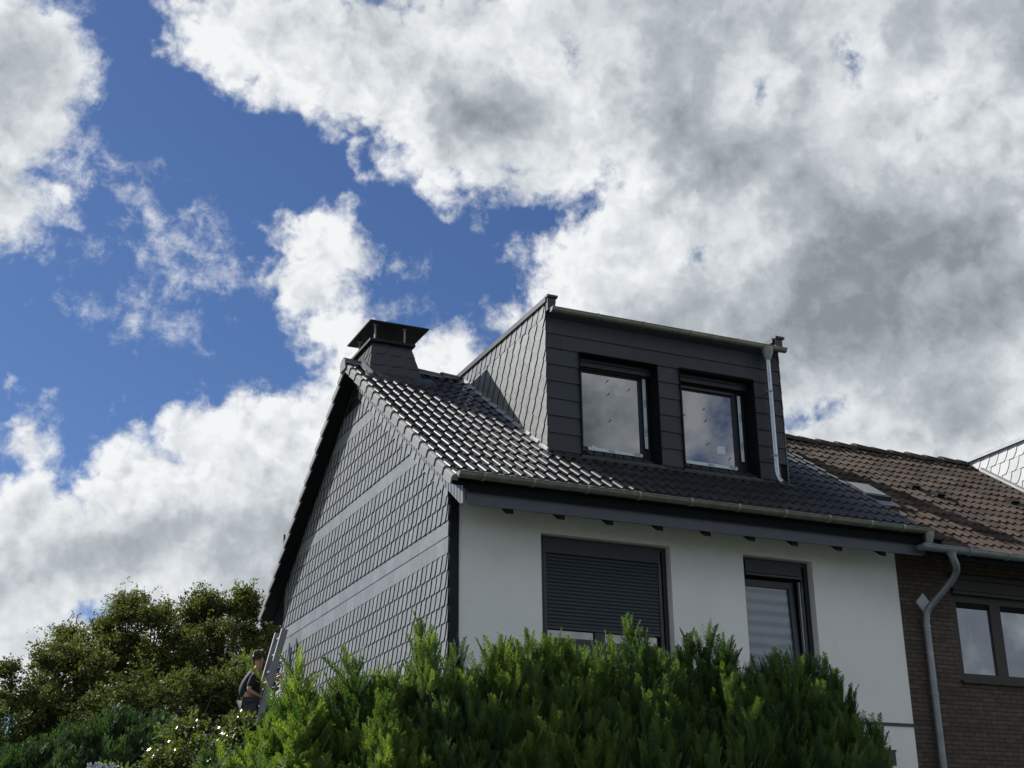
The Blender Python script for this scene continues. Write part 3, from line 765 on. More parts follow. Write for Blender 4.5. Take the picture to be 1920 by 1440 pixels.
# dormer downpipe
dp = MB(); dp.tube([(5.30, .47, 9.265), (5.30, .475, 7.56), (5.302, .465, 7.46), (5.315, .44, 7.38), (5.335, .405, 7.335)], .040, 16); pipe = dp.build('dormer_downpipe', M['zinc_new'], H)
mb = MB(); mb.tube([(5.30, .458, 9.44), (5.30, .458, 9.37), (5.30, .468, 9.255)], [.092, .088, .044], 16); mb.build('outlet_funnel', M['zinc_old'], pipe)
for z in (8.75, 7.75):
    mb = MB(); mb.tube([(5.30, .474, z-.014), (5.30, .474, z+.014)], .046, 16); mb.box(5.24, 5.36, .466, .482, z-.008, z+.008); mb.box(5.29, 5.31, .47, .62, z-.008, z+.008); mb.build('pipe_clip', M['zinc_old'], pipe)
# lead soakers where the cheek meets the tiles
mb = MB()
k = 0; y = DY-.02
while y < 3.5:
    y1 = y+RL*ct
    mb.hexa([(DX0-.05, y, roofZ(y)+.02), (DX0-.014, y, roofZ(y)+.065), (DX0-.014, y1, roofZ(y1)+.03), (DX0-.05, y1, roofZ(y1)-.01)], [(DX0-.05, y, roofZ(y)-.03), (DX0-.014, y, roofZ(y)-.03), (DX0-.014, y1, roofZ(y1)-.03), (DX0-.05, y1, roofZ(y1)-.03)], rn())
    y = y1
mb.build('cheek_flashing', M['lead'], dorm)
mb = MB(); mb.hexa([(DX0-.02, .50, roofZ(.50)+.01), (DX1+.02, .50, roofZ(.50)+.01), (DX1+.02, .59, 7.39), (DX0-.02, .59, 7.39)], [(DX0-.02, .50, roofZ(.50)), (DX1+.02, .50, roofZ(.50)), (DX1+.02, .59, 7.3), (DX0-.02, .59, 7.3)]); mb.build('front_apron', M['anth'], dorm)
# dormer windows
for wi, (x0, x1, z0, z1) in enumerate(dh):
    Wn = MB(); y = DY+.30
    gx0, gx1, gz0, gz1 = (2.366-.0, 3.285, 7.65, 8.78) if wi == 0 else (4.024, 4.880, 7.65, 8.74)
    # fixed frame plus sash
    Wn.box(x0+.005, gx0-.012, y-.02, y+.06, z0, z1); Wn.box(gx1+.012, x1-.004, y-.02, y+.06, z0, z1)
    Wn.box(gx0-.012, gx1+.012, y-.02, y+.06, z0, gz0-.012); Wn.box(gx0-.012, gx1+.012, y-.02, y+.06, gz1+.012, z1)
    win_frame(gx0-.012, gx1+.012, gz0-.012, gz1+.012, y-.035, .014, .05, Wn)
    w_ = Wn.build('dormer_window', M['frame'], H)
    w_['label'] = 'left dormer window with crooked sticker high on the pane' if wi == 0 else 'right dormer window with square sticker low on the pane'
    rv = MB()      # reveal lining
    rv.box(x0-.004, x0+.004, DY-.02, y-.021, z0, z1); rv.box(x1-.004, x1+.004, DY-.02, y-.021, z0, z1); rv.box(x0+.004, x1-.004, DY-.02, y-.021, z1-.006, z1+.006)
    rv.build('reveal', M['blackish'], w_)
    sb = MB(); sb.box(x0+.006, x1-.006, y-.14, y-.021, z1-.125, z1-.008); sb.box(x0+.006, gx1+.02, y-.165, y-.141, z1-.06, z1-.035); sb.build('shutter_box', M['anth'], w_)
    rl = MB(); rl.box(x0+.006, gx1+.02, y-.075, y-.036, gz1+.016, gz1+.045); rl.build('shutter_rail', M['frame'], w_)
    MB().add([(gx0, y-.02, gz0), (gx1, y-.02, gz0), (gx1, y-.02, gz1), (gx0, y-.02, gz1)], [(0, 1, 2, 3)]).build('pane', M['glass'], w_)
    sm = MB(); sm.prism([(x0-.03, DY-.045, z0-.045), (x0-.03, DY-.045, z0-.015), (x0-.03, y-.02, z0+.02), (x0-.03, y-.02, z0-.01)], (x1-x0+.06, 0, 0)); sm.build('sill', M['anth'], w_)
    ft = MB(); ft.hexa([(gx0+(.07 if wi == 0 else .0), y-.040, gz0-.045), (gx1+.02, y-.040, gz0-.050), (gx1+.02, y-.040, gz0-.004), (gx0+(.07 if wi == 0 else .0), y-.040, gz0+.004)], [(gx0+.07, y-.036, gz0-.045), (gx1+.02, y-.036, gz0-.050), (gx1+.02, y-.036, gz0-.004), (gx0+.07, y-.036, gz0+.004)])
    if wi == 0: ft.hexa([(gx0+.12, y-.042, gz0-.02), (gx0+.17, y-.042, gz0-.03), (gx0+.21, y-.042, gz0+.01), (gx0+.13, y-.042, gz0+.03)], [(gx0+.12, y-.040, gz0-.02), (gx0+.17, y-.040, gz0-.03), (gx0+.21, y-.040, gz0+.01), (gx0+.13, y-.040, gz0+.03)])
    ft.build('film_strip', M['tape'], w_)
    vx = 3.372 if wi == 0 else 4.998
    vt = MB(); vt.box(vx-.026, vx+.026, y-.052, y-.0485, 7.735 if wi == 0 else 7.74, 8.80 if wi == 0 else 8.77); vt.build('film_strip', M['tape'], w_)
    for zz in (8.42, 7.98): text_part('VEKA', .055, Matrix.Translation((vx, y-.0535, zz)) @ Matrix.Rotation(R(90), 4, 'Y') @ FACE, M['ink'], w_)
    for xx in (gx0+.45*(gx1-gx0)+.03, gx1-.07): text_part('VEKA', .045, Matrix.Translation((xx, y-.0425, gz0-.024)) @ FACE, M['ink'], w_)
    sk = MB()
    if wi == 0: sk.prism([(2.90, y-.0225, 8.475), (3.065, y-.0225, 8.50), (3.045, y-.0225, 8.62), (2.99, y-.0225, 8.625), (2.965, y-.0225, 8.60), (2.885, y-.0225, 8.575)], (0, .0015, 0))
    else: sk.prism([(4.575, y-.0225, 7.82), (4.72, y-.0225, 7.825), (4.72, y-.0225, 7.945), (4.57, y-.0225, 7.94)], (0, .0015, 0))
    sk.build('sticker', M['tape'], w_)
    pts = [(2.80, 8.70), (2.81, 8.50), (3.15, 8.62), (2.82, 8.10)] if wi == 0 else [(4.40, 8.50), (4.42, 8.32), (4.43, 7.96), (4.06, 8.36), (4.80, 7.78)]
    for (xx, zz) in pts:
        mk = MB(); mk.prism([(xx+.010*math.cos(a), y-.0235, zz+.010*math.sin(a)) for a in [2*math.pi*q/8 for q in range(8)]], (0, .002, 0))
        mk.prism([(xx-.045, y-.0235, zz-.035), (xx-.035, y-.0235, zz-.040), (xx+.002, y-.0235, zz-.003), (xx-.006, y-.0235, zz+.003)], (0, .002, 0))
        mk.build('sucker_mark', M['dark'], w_)
# ---- windows in the white wall
z0, z1 = FL+.12, 6.085
x0, x1 = 1.254, 3.146; y = .115
f = MB(); win_frame(x0+.062, x1-.008, z0, z1-.008, y, .055, .045, f); w_ = f.build('shuttered_window', M['frame'], H)
MB().box(x0+.004, x0+.060, y-.03, y+.04, z0, z1-.008).build('left_jamb', M['frame'], w_)
b_ = MB(); b_.box(x0+.062, x1-.115, y-.035, y-.001, 5.86, z1-.035); b_.build('shutter_box', M['shutter'], w_)
s_ = MB(); pit = .0465; zz = 5.855; zb_ = 4.925
while zz-pit > zb_:
    vs = []
    for xx in (x0+.11, x1-.15):
        for k in range(6):
            a = k/5; vs.append((xx, y-.012-.010*math.sin(math.pi*a), zz-pit*a*.96))
    s_.add(vs, [(k, k+6, k+7, k+1) for k in range(5)], rn(), True); zz -= pit
s_.box(x0+.11, x1-.15, y-.02, y-.004, zb_-.03, zz)
s_.build('roller_shutter', M['shutter'], w_)
MB().box(x0+.065, x0+.109, y-.03, y-.003, z0, 5.858).build('guide_rail', M['frame'], w_); MB().box(x1-.149, x1-.105, y-.03, y-.003, z0, 5.858).build('guide_rail', M['frame'], w_)
MB().add([(x0+.1, y+.03, z0), (x1-.1, y+.03, z0), (x1-.1, y+.03, 5.0), (x0+.1, y+.03, 5.0)], [(0, 1, 2, 3)]).build('pane', M['glass'], w_)
m_ = MB(); m_.box(2.045, 2.19, y, y+.028, z0, 5.0); m_.box(x0+.11, 2.045, y, y+.028, z0, 4.79); m_.box(2.19, x1-.15, y, y+.028, z0, 4.77); m_.build('sash', M['frame'], w_)
MB().prism([(x0-.02, -.04, z0-.045), (x0-.02, -.04, z0-.02), (x0-.02, .12, z0+.0), (x0-.02, .12, z0-.03)], (x1-x0+.04, 0, 0)).build('sill', M['anth'], w_)
x0, x1 = 4.285, 5.418
f = MB(); win_frame(x0+.022, x1-.008, z0, z1-.008, y, .06, .045, f); w_ = f.build('blind_window', M['frame'], H)
MB().box(x0+.004, x0+.020, y-.03, y+.04, z0, z1-.008).build('left_jamb', M['frame'], w_)
MB().box(x0+.082, x1-.135, y-.035, y-.001, 5.875, z1-.035).build('shutter_box', M['shutter'], w_)
MB().box(x0+.082, x1-.135, y-.045, y-.001, 5.835, 5.862).build('shutter_rail', M['board'], w_)
# tilted sash with pane over the blind
tz0, tz1 = z0+.02, 5.80; tilt = .12
def tp(x, z, dy=0.): return (x, y+.046-tilt*0+(z-tz0)/(tz1-tz0)*.05+dy, z)
f = MB()
for (a, b, c, d) in ((x0+.084, x0+.098, tz0, tz1), (x1-.30, x1-.22, tz0, tz1), (x0+.098, x1-.30, tz1-.09, tz1), (x0+.098, x1-.30, tz0, tz0+.08)):
    f.hexa([tp(a, c, -.03), tp(b, c, -.03), tp(b, d, -.03), tp(a, d, -.03)], [tp(a, c, .02), tp(b, c, .02), tp(b, d, .02), tp(a, d, .02)])
f.build('tilted_sash', M['frame'], w_)
MB().add([tp(x0+.085, tz0+.03), tp(x1-.28, tz0+.03), tp(x1-.28, tz1-.05), tp(x0+.085, tz1-.05)], [(0, 1, 2, 3)]).build('pane', M['blindglass'], w_)
MB().box(x1-.185, x1-.165, y-.02, y+.02, z0, 5.80).build('hinge_strip', M['zinc_old'], w_)
MB().prism([(x0-.02, -.04, z0-.045), (x0-.02, -.04, z0-.02), (x0-.02, .12, z0), (x0-.02, .12, z0-.03)], (x1-x0+.04, 0, 0)).build('sill', M['anth'], w_)
mb = MB(); mb.box(6.06, 6.385, -.16, -.001, 3.36, 3.54); wb = mb.build('wall_box', M['anth'], H)
mb = MB(); mb.box(6.05, 6.395, -.17, -.14, 3.535, 3.565); mb.build('lid', M['anth'], wb)

# ================================================================== brick neighbour
NB = empty('brick_house', (11.5, D/2, 0), 'brown brick house with weathered brown tiled roof adjoining the white house', 'house')
NX1 = 16.0; gN = gZ-.235
nh = [(7.835, 9.60, 4.60, 6.02)]
mb = MB(); wall_holes(mb, W+.001, NX1, 0, 6.5, nh, .004, .16); mb.build('brick_wall', M['brick'], NB)
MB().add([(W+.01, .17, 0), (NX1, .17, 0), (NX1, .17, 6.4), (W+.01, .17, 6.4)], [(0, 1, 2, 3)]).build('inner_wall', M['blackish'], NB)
mb = MB(); mb.add([(NX1, 0, 0), (NX1, D, 0), (NX1, D, 6.2), (NX1, mY, 9.3), (NX1, 0, 6.2)], [(0, 1, 2, 3, 4)]); mb.add([(W, D, 0), (NX1, D, 0), (NX1, D, 6.3), (W, D, 6.3)], [(3, 2, 1, 0)]); mb.build('side_wall', M['brick'], NB)
tiles(6.975, NX1+.2, (-eY-.01, gN), 1, 16, RL, .1587, .030, jit=.006).build('front_roof_tiles', M['oldtile'], NB)
tiles(6.975, NX1+.2, (2*mY+eY+.01, gN), -1, 16, RL, .1587, .030, jit=.006).build('back_roof_tiles', M['oldtile'], NB)
ridge_caps(6.99, NX1+.2, mY, zR-.25, 23, .12, .010).build('ridge_tiles', M['oldtile'], NB)
mb = MB()
for sg in (1, -1):
    yy = [mY+sg*(q-mY) for q in (-eY+.05, mY)]
    P = [(x, yy[i], z) for x in (6.98, NX1) for i, z in ((0, roofZ(-eY+.05)-.30), (1, zR-.30))]; Q = [(p[0], p[1], p[2]-.1) for p in P]
    mb.hexa([P[0], P[1], P[3], P[2]], [Q[0], Q[1], Q[3], Q[2]])
mb.build('roof_deck', M['soffit'], NB)
ng = gutter_mb(6.70, NX1, -.755, 6.275, .078, 4).build('gutter', M['zinc_old'], NB)
for x in (7.55, 8.25, 8.95, 9.65, 10.4): gutter_bracket(x, -.755, 6.275, .078).build('gutter_bracket', M['zinc_old'], ng)
MB().box(6.96, NX1, -.68, -.655, 6.13, 6.25).build('fascia_board', M['soffit'], NB)
def smooth(pts, n=5):
    P_ = [Vector(p) for p in pts]; P_ = [P_[0]]+P_+[P_[-1]]; o = []
    for i in range(1, len(P_)-2):
        a, b, c, d = P_[i-1:i+3]
        for k in range(n):
            t_ = k/n; o.append(.5*((2*b)+(c-a)*t_+(2*a-5*b+4*c-d)*t_**2+(3*b-a-3*c+d)*t_**3))
    return o+[P_[-1]]
mb = MB(); mb.tube(smooth([(7.24, -.755, 6.23), (7.27, -.75, 6.13), (7.35, -.70, 6.05), (7.425, -.60, 5.98), (7.42, -.46, 5.86), (7.32, -.22, 5.64), (7.262, -.12, 5.52), (7.245, -.085, 5.38), (7.245, -.08, 5.2)])+[Vector((7.245, -.08, 3.0)), Vector((7.245, -.08, .0))], [.085, .078, .068, .058, .052]+[.05]*38, 16)
pp = mb.build('downpipe', M['zinc_old'], NB)
for z in (5.30, 4.35, 3.0):
    mb = MB(); mb.tube([(7.245, -.08, z-.02), (7.245, -.08, z+.02)], .056, 16); mb.box(7.235, 7.255, -.08, .0, z-.008, z+.008); mb.build('pipe_clip', M['zinc_old'], pp)
mb = MB(); mb.prism([(7.29, -.03, 5.79), (7.155, -.03, 5.655), (7.275, -.03, 5.52), (7.40, -.03, 5.66)], (0, .03, 0)); mb.build('diamond_plaque', M['whiteslate'], NB)
# window
f = MB(); x0, x1, z0, z1 = nh[0]; y = .07
win_frame(x0, x1, z0, z1-.19, y-.03, .10, .06, f); f.box(8.56, 8.76, y-.03, y+.03, z0+.10, z1-.29); nw = f.build('window', M['frame_brown'], NB)
f = MB(); f.box(x0, x1, -.05, .10, z1-.19, z1+.02); f.box(x0-.02, x1, -.09, -.04, z1+.02, z1+.09); f.box(x0, x1, -.075, -.051, z1-.14, z1-.12); f.build('shutter_box', M['frame_brown'], nw)
for a, b in ((x0+.10, 8.56), (8.76, x1-.10)):
    MB().add([(a, y, z0+.10), (b, y, z0+.10), (b, y, z1-.29), (a, y, z1-.29)], [(0, 1, 2, 3)]).build('pane', M['curtainglass'], nw)
    MB().box(a, b, y-.012, y-.002, z1-.37, z1-.29).build('blind_header', M['blackish'], nw)
f = MB(); f.prism([(x0-.02, -.06, z0-.05), (x0-.02, -.06, z0-.02), (x0-.02, .05, z0), (x0-.02, .05, z0-.03)], (x1-x0+.04, 0, 0)); f.build('sill', M['frame_brown'], nw)
# roof window, vent tiles
def roofbox(mb, x0, x1, y0, y1, h0, h1):
    P = lambda x, y, h: (x, y-st*h, roofZ(y)-.245+ct*h)
    mb.hexa([P(x0, y0, h0), P(x1, y0, h0), P(x1, y1, h0), P(x0, y1, h0)], [P(x0, y0, h1), P(x1, y0, h1), P(x1, y1, h1), P(x0, y1, h1)]); return mb
mb = MB(); roofbox(mb, 7.16, 7.66, .90, 1.42, .0, .14); rw = mb.build('roof_window', M['anth'], NB)
P = lambda x, y, h: (x, y-st*h, roofZ(y)-.245+ct*h)
MB().add([P(7.20, .96, .144), P(7.62, .96, .144), P(7.62, 1.38, .144), P(7.20, 1.38, .144)], [(0, 1, 2, 3)]).build('pane', M['skyglass'], rw)
mb = MB(); roofbox(mb, 7.12, 7.70, .70, .89, .055, .075); roofbox(mb, 7.12, 7.155, .90, 1.44, .05, .085); roofbox(mb, 7.665, 7.70, .90, 1.44, .05, .085); mb.build('flashing', M['zinc_old'], rw)
for (x, y) in ((8.98, 1.88), (9.25, 1.62), (11.02, 1.80), (11.2, 1.52), (7.13, -.50)):
    mb = MB(); roofbox(mb, x-.08, x+.08, y-.09, y+.05, .04, .10); roofbox(mb, x-.085, x+.085, y-.11, y+.0, .095, .11); mb.build('vent_tile', M['blackish'], NB)
# stack behind our dormer (throws the long shadow on the brown roof)
mb = MB(); mb.box(5.72, 6.22, 4.15, 4.75, 9.0, 11.15); mb.box(5.69, 6.25, 4.12, 4.78, 11.15, 11.22); st_ = mb.build('party_wall_chimney', M['slate_chim'], H)
# white slated dormer at the far right
wd = MB(); wx = 12.0; zt_ = 9.40
wm = lambda u, v, h: (wx-h, -u, v)
wd.add([(wx, .9, 7.3), (wx, 3.60, 9.0), (wx, 3.60, zt_), (wx, .9, zt_)], [(0, 1, 2, 3)])
wd.add([(wx, .9, 7.3), (15.6, .9, 7.3), (15.6, .9, zt_), (wx, .9, zt_)], [(0, 1, 2, 3)]); wd.add([(wx, .9, zt_), (15.6, .9, zt_), (15.6, 3.6, zt_), (wx, 3.6, zt_)], [(0, 1, 2, 3)]); wd.add([(wx, 3.6, 8.9), (15.6, 3.6, 8.9), (15.6, 3.6, zt_), (wx, 3.6, zt_)], [(3, 2, 1, 0)]); wd.add([(15.6, .9, 7.3), (15.6, 3.60, 9.0), (15.6, 3.60, zt_), (15.6, .9, zt_)], [(3, 2, 1, 0)])
wdo = wd.build('dormer', M['whiteslate'], NB)
ws = MB(); slates(ws, [(-3.60, 9.05), (-.9, 7.25), (-.9, zt_), (-3.60, zt_)], .235, .235, wm, u_rng=(-3.8, -.8), v_rng=(zt_-.235*9, zt_), sweep=.55, curve=2.4, thick=.008)
ws.build('cheek_slates', M['whiteslate'], wdo)
MB().box(wx-.05, 15.65, .85, 3.62, zt_+.001, zt_+.065).build('roof_edge', M['zinc_old'], wdo)
mb = MB(); y0, y1 = .9, 3.3
mb.hexa([(wx-.07, y0, roofZ(y0)-.10), (wx-.02, y0, roofZ(y0)-.07), (wx-.02, y1, roofZ(y1)-.07), (wx-.07, y1, roofZ(y1)-.10)], [(wx-.07, y0, roofZ(y0)-.15), (wx-.02, y0, roofZ(y0)-.15), (wx-.02, y1, roofZ(y1)-.15), (wx-.07, y1, roofZ(y1)-.15)]); mb.build('flashing', M['zinc_old'], wdo)

# ================================================================== vegetation
Mc = np.array(cam.rotation_euler.to_matrix()); Pc = np.array(cam.location)
def at(u, v, Y):          # the point on the plane y = Y that a sight line meets
    d = Mc @ np.array([(u-960)/2572.02, -(v-720)/2572.02, -1.]); t_ = (Y-Pc[1])/d[1]; return Pc+t_*d
def spray_template(seed, nb=11, ang=33, ln=.40, lw=.028, droop=.12, sub=4):
    r = np.random.default_rng(seed); V = []; F = []
    def dia(p, d, l, w, yo=0):
        d = d/np.linalg.norm(d); n = np.array([-d[2], 0, d[0]]); p = np.array(p)
        o = len(V); V.extend([p, p+d*l*.45+n*w+[0, .010, 0], p+d*l, p+d*l*.45-n*w-[0, .010, 0]]); F.append((o, o+1, o+2, o+3))
    cur = lambda t: np.array([.10*math.sin(2.2*t)*(1 if seed % 2 else -1), droop*t*t, t])
    for i in range(6): dia(cur(i/6), cur((i+1)/6)-cur(i/6), .20, .016)
    for i in range(nb):
        t = .06+.90*i/nb; sgn = 1 if i % 2 else -1; a = math.radians(ang+r.uniform(-7, 7))
        d = np.array([sgn*math.sin(a), r.uniform(-.12, .12), math.cos(a)]); l = ln*(1-t)**.75*r.uniform(.8, 1.1)+.07
        p = cur(t)
        dia(p, d, l, .014)
        for k in range(sub):
            q = p+d*l*(.2+.72*k/sub); sg2 = 1 if k % 2 else -1; a2 = math.radians(sgn*math.degrees(a)+sg2*30)
            d2 = np.array([math.sin(a2), r.uniform(-.2, .2), math.cos(a2)]); dia(q, d2, l*.42*(1-.5*k/sub)+.045, lw*.62)
    return np.array(V), np.array(F)
TH = [spray_template(s_, nb=13, ang=26, ln=.30, lw=.018, sub=4) for s_ in range(5)]
JU = [spray_template(s_, nb=9, ang=22, ln=.45, lw=.018, droop=.2, sub=3) for s_ in range(10, 13)]
def scatter(temps, P, UP, NRM, S, rv):
    """place sprays: P positions, UP stem direction, NRM face normal, S size"""
    Vs = []; Fs = []; Rs = []; off = 0
    idx = rng.integers(0, len(temps), len(P))
    UP = UP/np.linalg.norm(UP, axis=1)[:, None]
    X = np.cross(UP, NRM); X /= np.linalg.norm(X, axis=1)[:, None]+1e-9; Yv = np.cross(UP, X)*-1
    for k, (v, f) in enumerate(temps):
        m_ = idx == k; n = m_.sum()
        if not n: continue
        B = np.stack([X[m_], Yv[m_], UP[m_]], axis=2)                 # columns
        W_ = np.einsum('nij,vj->nvi', B, v)*S[m_][:, None, None]+P[m_][:, None, :]
        Vs.append(W_.reshape(-1, 3)); Fs.append((f[None]+(np.arange(n)*len(v))[:, None, None]).reshape(-1, f.shape[1])+off); off += n*len(v)
        Rs.append(np.repeat(rv[m_], len(f)))
    return np.concatenate(Vs), np.concatenate(Fs), np.concatenate(Rs)
def thuja(name, label, leaders, m, dens=200, size=(.17, .33), group=None, zlow=2.2, open_=0.):
    """leaders: (x, y, top z, radius). Each leader is a narrow plume; together they make the plant"""
    cx_ = sum(l[0] for l in leaders)/len(leaders); cy_ = sum(l[1] for l in leaders)/len(leaders)
    root = empty(name, (cx_, cy_, 0), label, 'conifer', group)
    AP = []; AU = []; AN = []; AS = []; AR = []
    for (x, y, H_, r) in leaders:
        z0_ = zlow; tone_ = rng.normal(0, .16)
        n = int(dens*2*math.pi*r*(H_-z0_)*.62)+30
        t = rng.random(n)**.85                                          # 0 at tip
        hgt = (H_-z0_); zz = H_-t*hgt
        rr = r*np.clip((t*hgt/1.15), 0, 1)**.74
        lump = 1+.14*np.sin(zz*7+x*9)+.12*np.sin(zz*15+y*7)
        a = rng.random(n)*2*math.pi
        rad = rr*lump*(1-.42*rng.random(n)**1.7*(1+open_*.3))
        P_ = np.stack([x-cx_+rad*np.cos(a), y-cy_+rad*np.sin(a), zz-.22], 1)
        out = np.stack([np.cos(a), np.sin(a), np.zeros(n)], 1)
        tilt = (.10+.28*rng.random(n)*(.3+t))+open_*rng.random(n)*.9
        U_ = np.stack([np.zeros(n), np.zeros(n), np.ones(n)], 1)+out*tilt[:, None]+rng.normal(0, .12, (n, 3))
        tw = rng.normal(0, .7, n); N_ = np.stack([np.cos(a+tw), np.sin(a+tw), np.zeros(n)], 1)
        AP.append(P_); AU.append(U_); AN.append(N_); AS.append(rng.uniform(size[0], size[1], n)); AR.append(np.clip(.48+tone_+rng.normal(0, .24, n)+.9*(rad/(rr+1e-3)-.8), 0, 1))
        # lower, unseen part: sparse
        n2 = int(26*2*math.pi*r*z0_)+10; a = rng.random(n2)*2*math.pi
        AP.append(np.stack([x-cx_+r*1.05*np.cos(a), y-cy_+r*1.05*np.sin(a), rng.random(n2)*z0_], 1)); o2 = np.stack([np.cos(a), np.sin(a), np.zeros(n2)], 1)
        AU.append(o2*.4+[0, 0, 1.]); AN.append(o2); AS.append(rng.uniform(.4, .55, n2)); AR.append(rng.random(n2))
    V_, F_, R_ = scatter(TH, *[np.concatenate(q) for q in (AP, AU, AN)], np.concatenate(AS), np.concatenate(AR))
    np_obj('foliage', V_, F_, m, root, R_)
    core = MB()  # solid dark cones added to block see-through, standing in for inner shade
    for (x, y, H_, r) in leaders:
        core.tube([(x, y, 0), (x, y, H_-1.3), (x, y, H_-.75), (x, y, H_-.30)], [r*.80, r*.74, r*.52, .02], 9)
    core.build('dark_core', M['core'], root)
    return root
def fill(sky, n, dmax=1.25, rr=(.13, .19)):
    """front plumes below the skyline of a plant"""
    xs = sorted(sky, key=lambda q: q[0]); x0_, x1_ = xs[0][0]-.10, xs[-1][0]+.06; out = []
    for k in range(n):
        x = x0_+(x1_-x0_)*(k+rn(.1, .9))/n; z = np.interp(x, [q[0] for q in xs], [q[2] for q in xs])
        row = k % 3; y = xs[0][1]-(.22, .48, .72)[row]+rn(-.08, .08)
        out.append((x, y, z-(.14, .42, .85)[row]-rn(0, .30), rn(*rr)))
    return out
def LD(lst, Y, r):      # leaders along one row from sight lines
    out = []
    for q in lst:
        p = at(q[0], q[1], Y+(q[3] if len(q) > 3 else 0)); out.append((p[0], Y+(q[3] if len(q) > 3 else 0), p[2], q[2] if len(q) > 2 else r))
    return out
HG = 'conifers of the garden hedge'
def hedge(label, sky, m, n, Y=-3.0, r=.17, **k):
    a = LD(sky, Y, r); thuja('thuja', label, a+fill(a, n), m, group=HG, **k)
hedge('rounded dark green hedge conifer at the right end, below the striped blind window', [(1400, 1240, .14), (1425, 1228), (1455, 1218), (1484, 1216), (1514, 1218), (1540, 1228), (1560, 1255), (1572, 1292), (1582, 1332), (1590, 1375), (1594, 1420)], M['thuja'], 22)
hedge('dark hedge conifer with a cluster of tall tips between the shuttered and the blind window', [(1243, 1225), (1266, 1204), (1290, 1176, .14), (1318, 1160, .15), (1348, 1186, .14), (1368, 1225, .13)], M['thuja'], 14)
hedge('dull green hedge conifer with one tall spike in front of the roller shutter', [(1090, 1222), (1118, 1206), (1146, 1194), (1180, 1155, .15), (1206, 1190), (1226, 1206, .14)], M['thuja'], 15)
hedge('yellow green topped hedge conifer before the white wall left of the shuttered window', [(893, 1228, .14), (916, 1206, .14), (940, 1190), (966, 1186), (992, 1180), (1018, 1188), (1044, 1186), (1068, 1204)], M['thuja_y'], 19)
hedge('dark narrow spired hedge conifer standing highest before the slate gable', [(790, 1142, .15), (775, 1225, .16), (812, 1225, .17), (842, 1205, .15), (860, 1178, .14)], M['thuja'], 13, size=(.14, .25))
hedge('loose green hedge conifer with broken top just left of the tallest spire', [(705, 1255, .15), (733, 1236, .15), (755, 1262, .15)], M['thuja_y'], 6, open_=.3)
thuja('thuja', 'bright conical hedge conifer in the front row with an unbroken slanting left side', LD([(722, 1290, .22), (735, 1330, .26, -.15), (700, 1345, .22, .05), (676, 1390, .22, .0), (760, 1380, .26, -.2), (715, 1400, .26, -.3), (650, 1420, .2, -.1), (790, 1400, .22, -.1)], -3.9, .22), M['thuja_y'], group=HG, size=(.14, .24), dens=260)
hedge('loose hedge conifer with a feathery leader before the middle of the slate gable', [(628, 1268, .15), (655, 1212, .14), (680, 1262, .15)], M['thuja_y'], 7, open_=.45, dens=180)
hedge('loose hedge conifer with a pale leader beside the ladder', [(560, 1212, .13), (578, 1262, .15), (602, 1285, .15), (537, 1290, .14)], M['thuja_y'], 9, open_=.45, dens=170)
thuja('thuja', 'straggling yellow green conifer with one long shoot reaching left across the person', LD([(505, 1330, .16), (470, 1375, .2, -.2), (430, 1395, .2, -.4), (385, 1400, .2, -.5), (540, 1400, .26, -.5), (590, 1410, .26, -.6), (490, 1410, .25, -.7), (560, 1345, .2, -.3)], -3.2, .18), M['thuja_y'], group=HG, open_=.7, dens=150)
# the long arching shoot of that plant
sh_root = [o for o in C.objects if o.get('label', '').startswith('straggling')][0]
pts = [at(*q, -3.1) for q in ((550, 1365), (520, 1318), (504, 1292), (490, 1275), (479, 1259), (471, 1245), (461, 1235), (444, 1230))]
PP = []; UU = []; 
for i in range(70):
    t = i/69*(len(pts)-1.001); k = int(t); p = pts[k]*(1-(t-k))+pts[k+1]*(t-k); dd = pts[k+1]-pts[k]; dd /= np.linalg.norm(dd)
    PP.append(p-np.array(sh_root.location)); UU.append(dd+rng.normal(0, .35, 3))
PP = np.array(PP); UU = np.array(UU)
V_, F_, R_ = scatter(TH, PP, UU, np.tile([0, -1., .2], (70, 1))+rng.normal(0, .3, (70, 3)), rng.uniform(.055, .095, 70), rng.uniform(.4, 1, 70))
np_obj('arching_shoot', V_, F_, M['thuja_y'], sh_root, R_)

# soft blue-green junipers, lower left
def juniper(label, lds, group):
    cx_ = sum(l[0] for l in lds)/len(lds); cy_ = sum(l[1] for l in lds)/len(lds)
    root = empty('juniper', (cx_, cy_, 0), label, 'conifer', group)
    A = [[], [], [], [], []]
    for (x, y, H_, r) in lds:
        n = 900; t = rng.random(n); zz = H_-.25-t*1.6; rr = r*np.clip(t*1.5, .05, 1)**.7; a = rng.random(n)*2*math.pi; q = rr*np.sqrt(rng.random(n))
        A[0].append(np.stack([x-cx_+q*np.cos(a)-.10*t, y-cy_+q*np.sin(a), zz], 1)); A[1].append(np.stack([.35+.3*np.cos(a), .3*np.sin(a), 1+0*a], 1)+rng.normal(0, .12, (n, 3)))
        A[2].append(rng.normal(0, 1, (n, 3))); A[3].append(rng.uniform(.28, .5, n)); A[4].append(rng.random(n))
    V_, F_, R_ = scatter(JU, *[np.concatenate(q) for q in A]); np_obj('foliage', V_, F_, M['juniper'], root, R_)
    core = MB()  # added dark filling in place of the shaded inside
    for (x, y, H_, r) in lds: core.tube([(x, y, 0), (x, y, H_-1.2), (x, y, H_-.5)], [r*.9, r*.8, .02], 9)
    core.build('dark_core', M['core'], root)
JG = 'soft blue green conifers at the lower left'
juniper('soft blue green conifer farthest right of its kind, beside the shiny leaved bush', LD([(285, 1362), (250, 1372), (300, 1385), (265, 1400, .3, -.3), (310, 1410, .3, -.3)], .5, .26), JG)
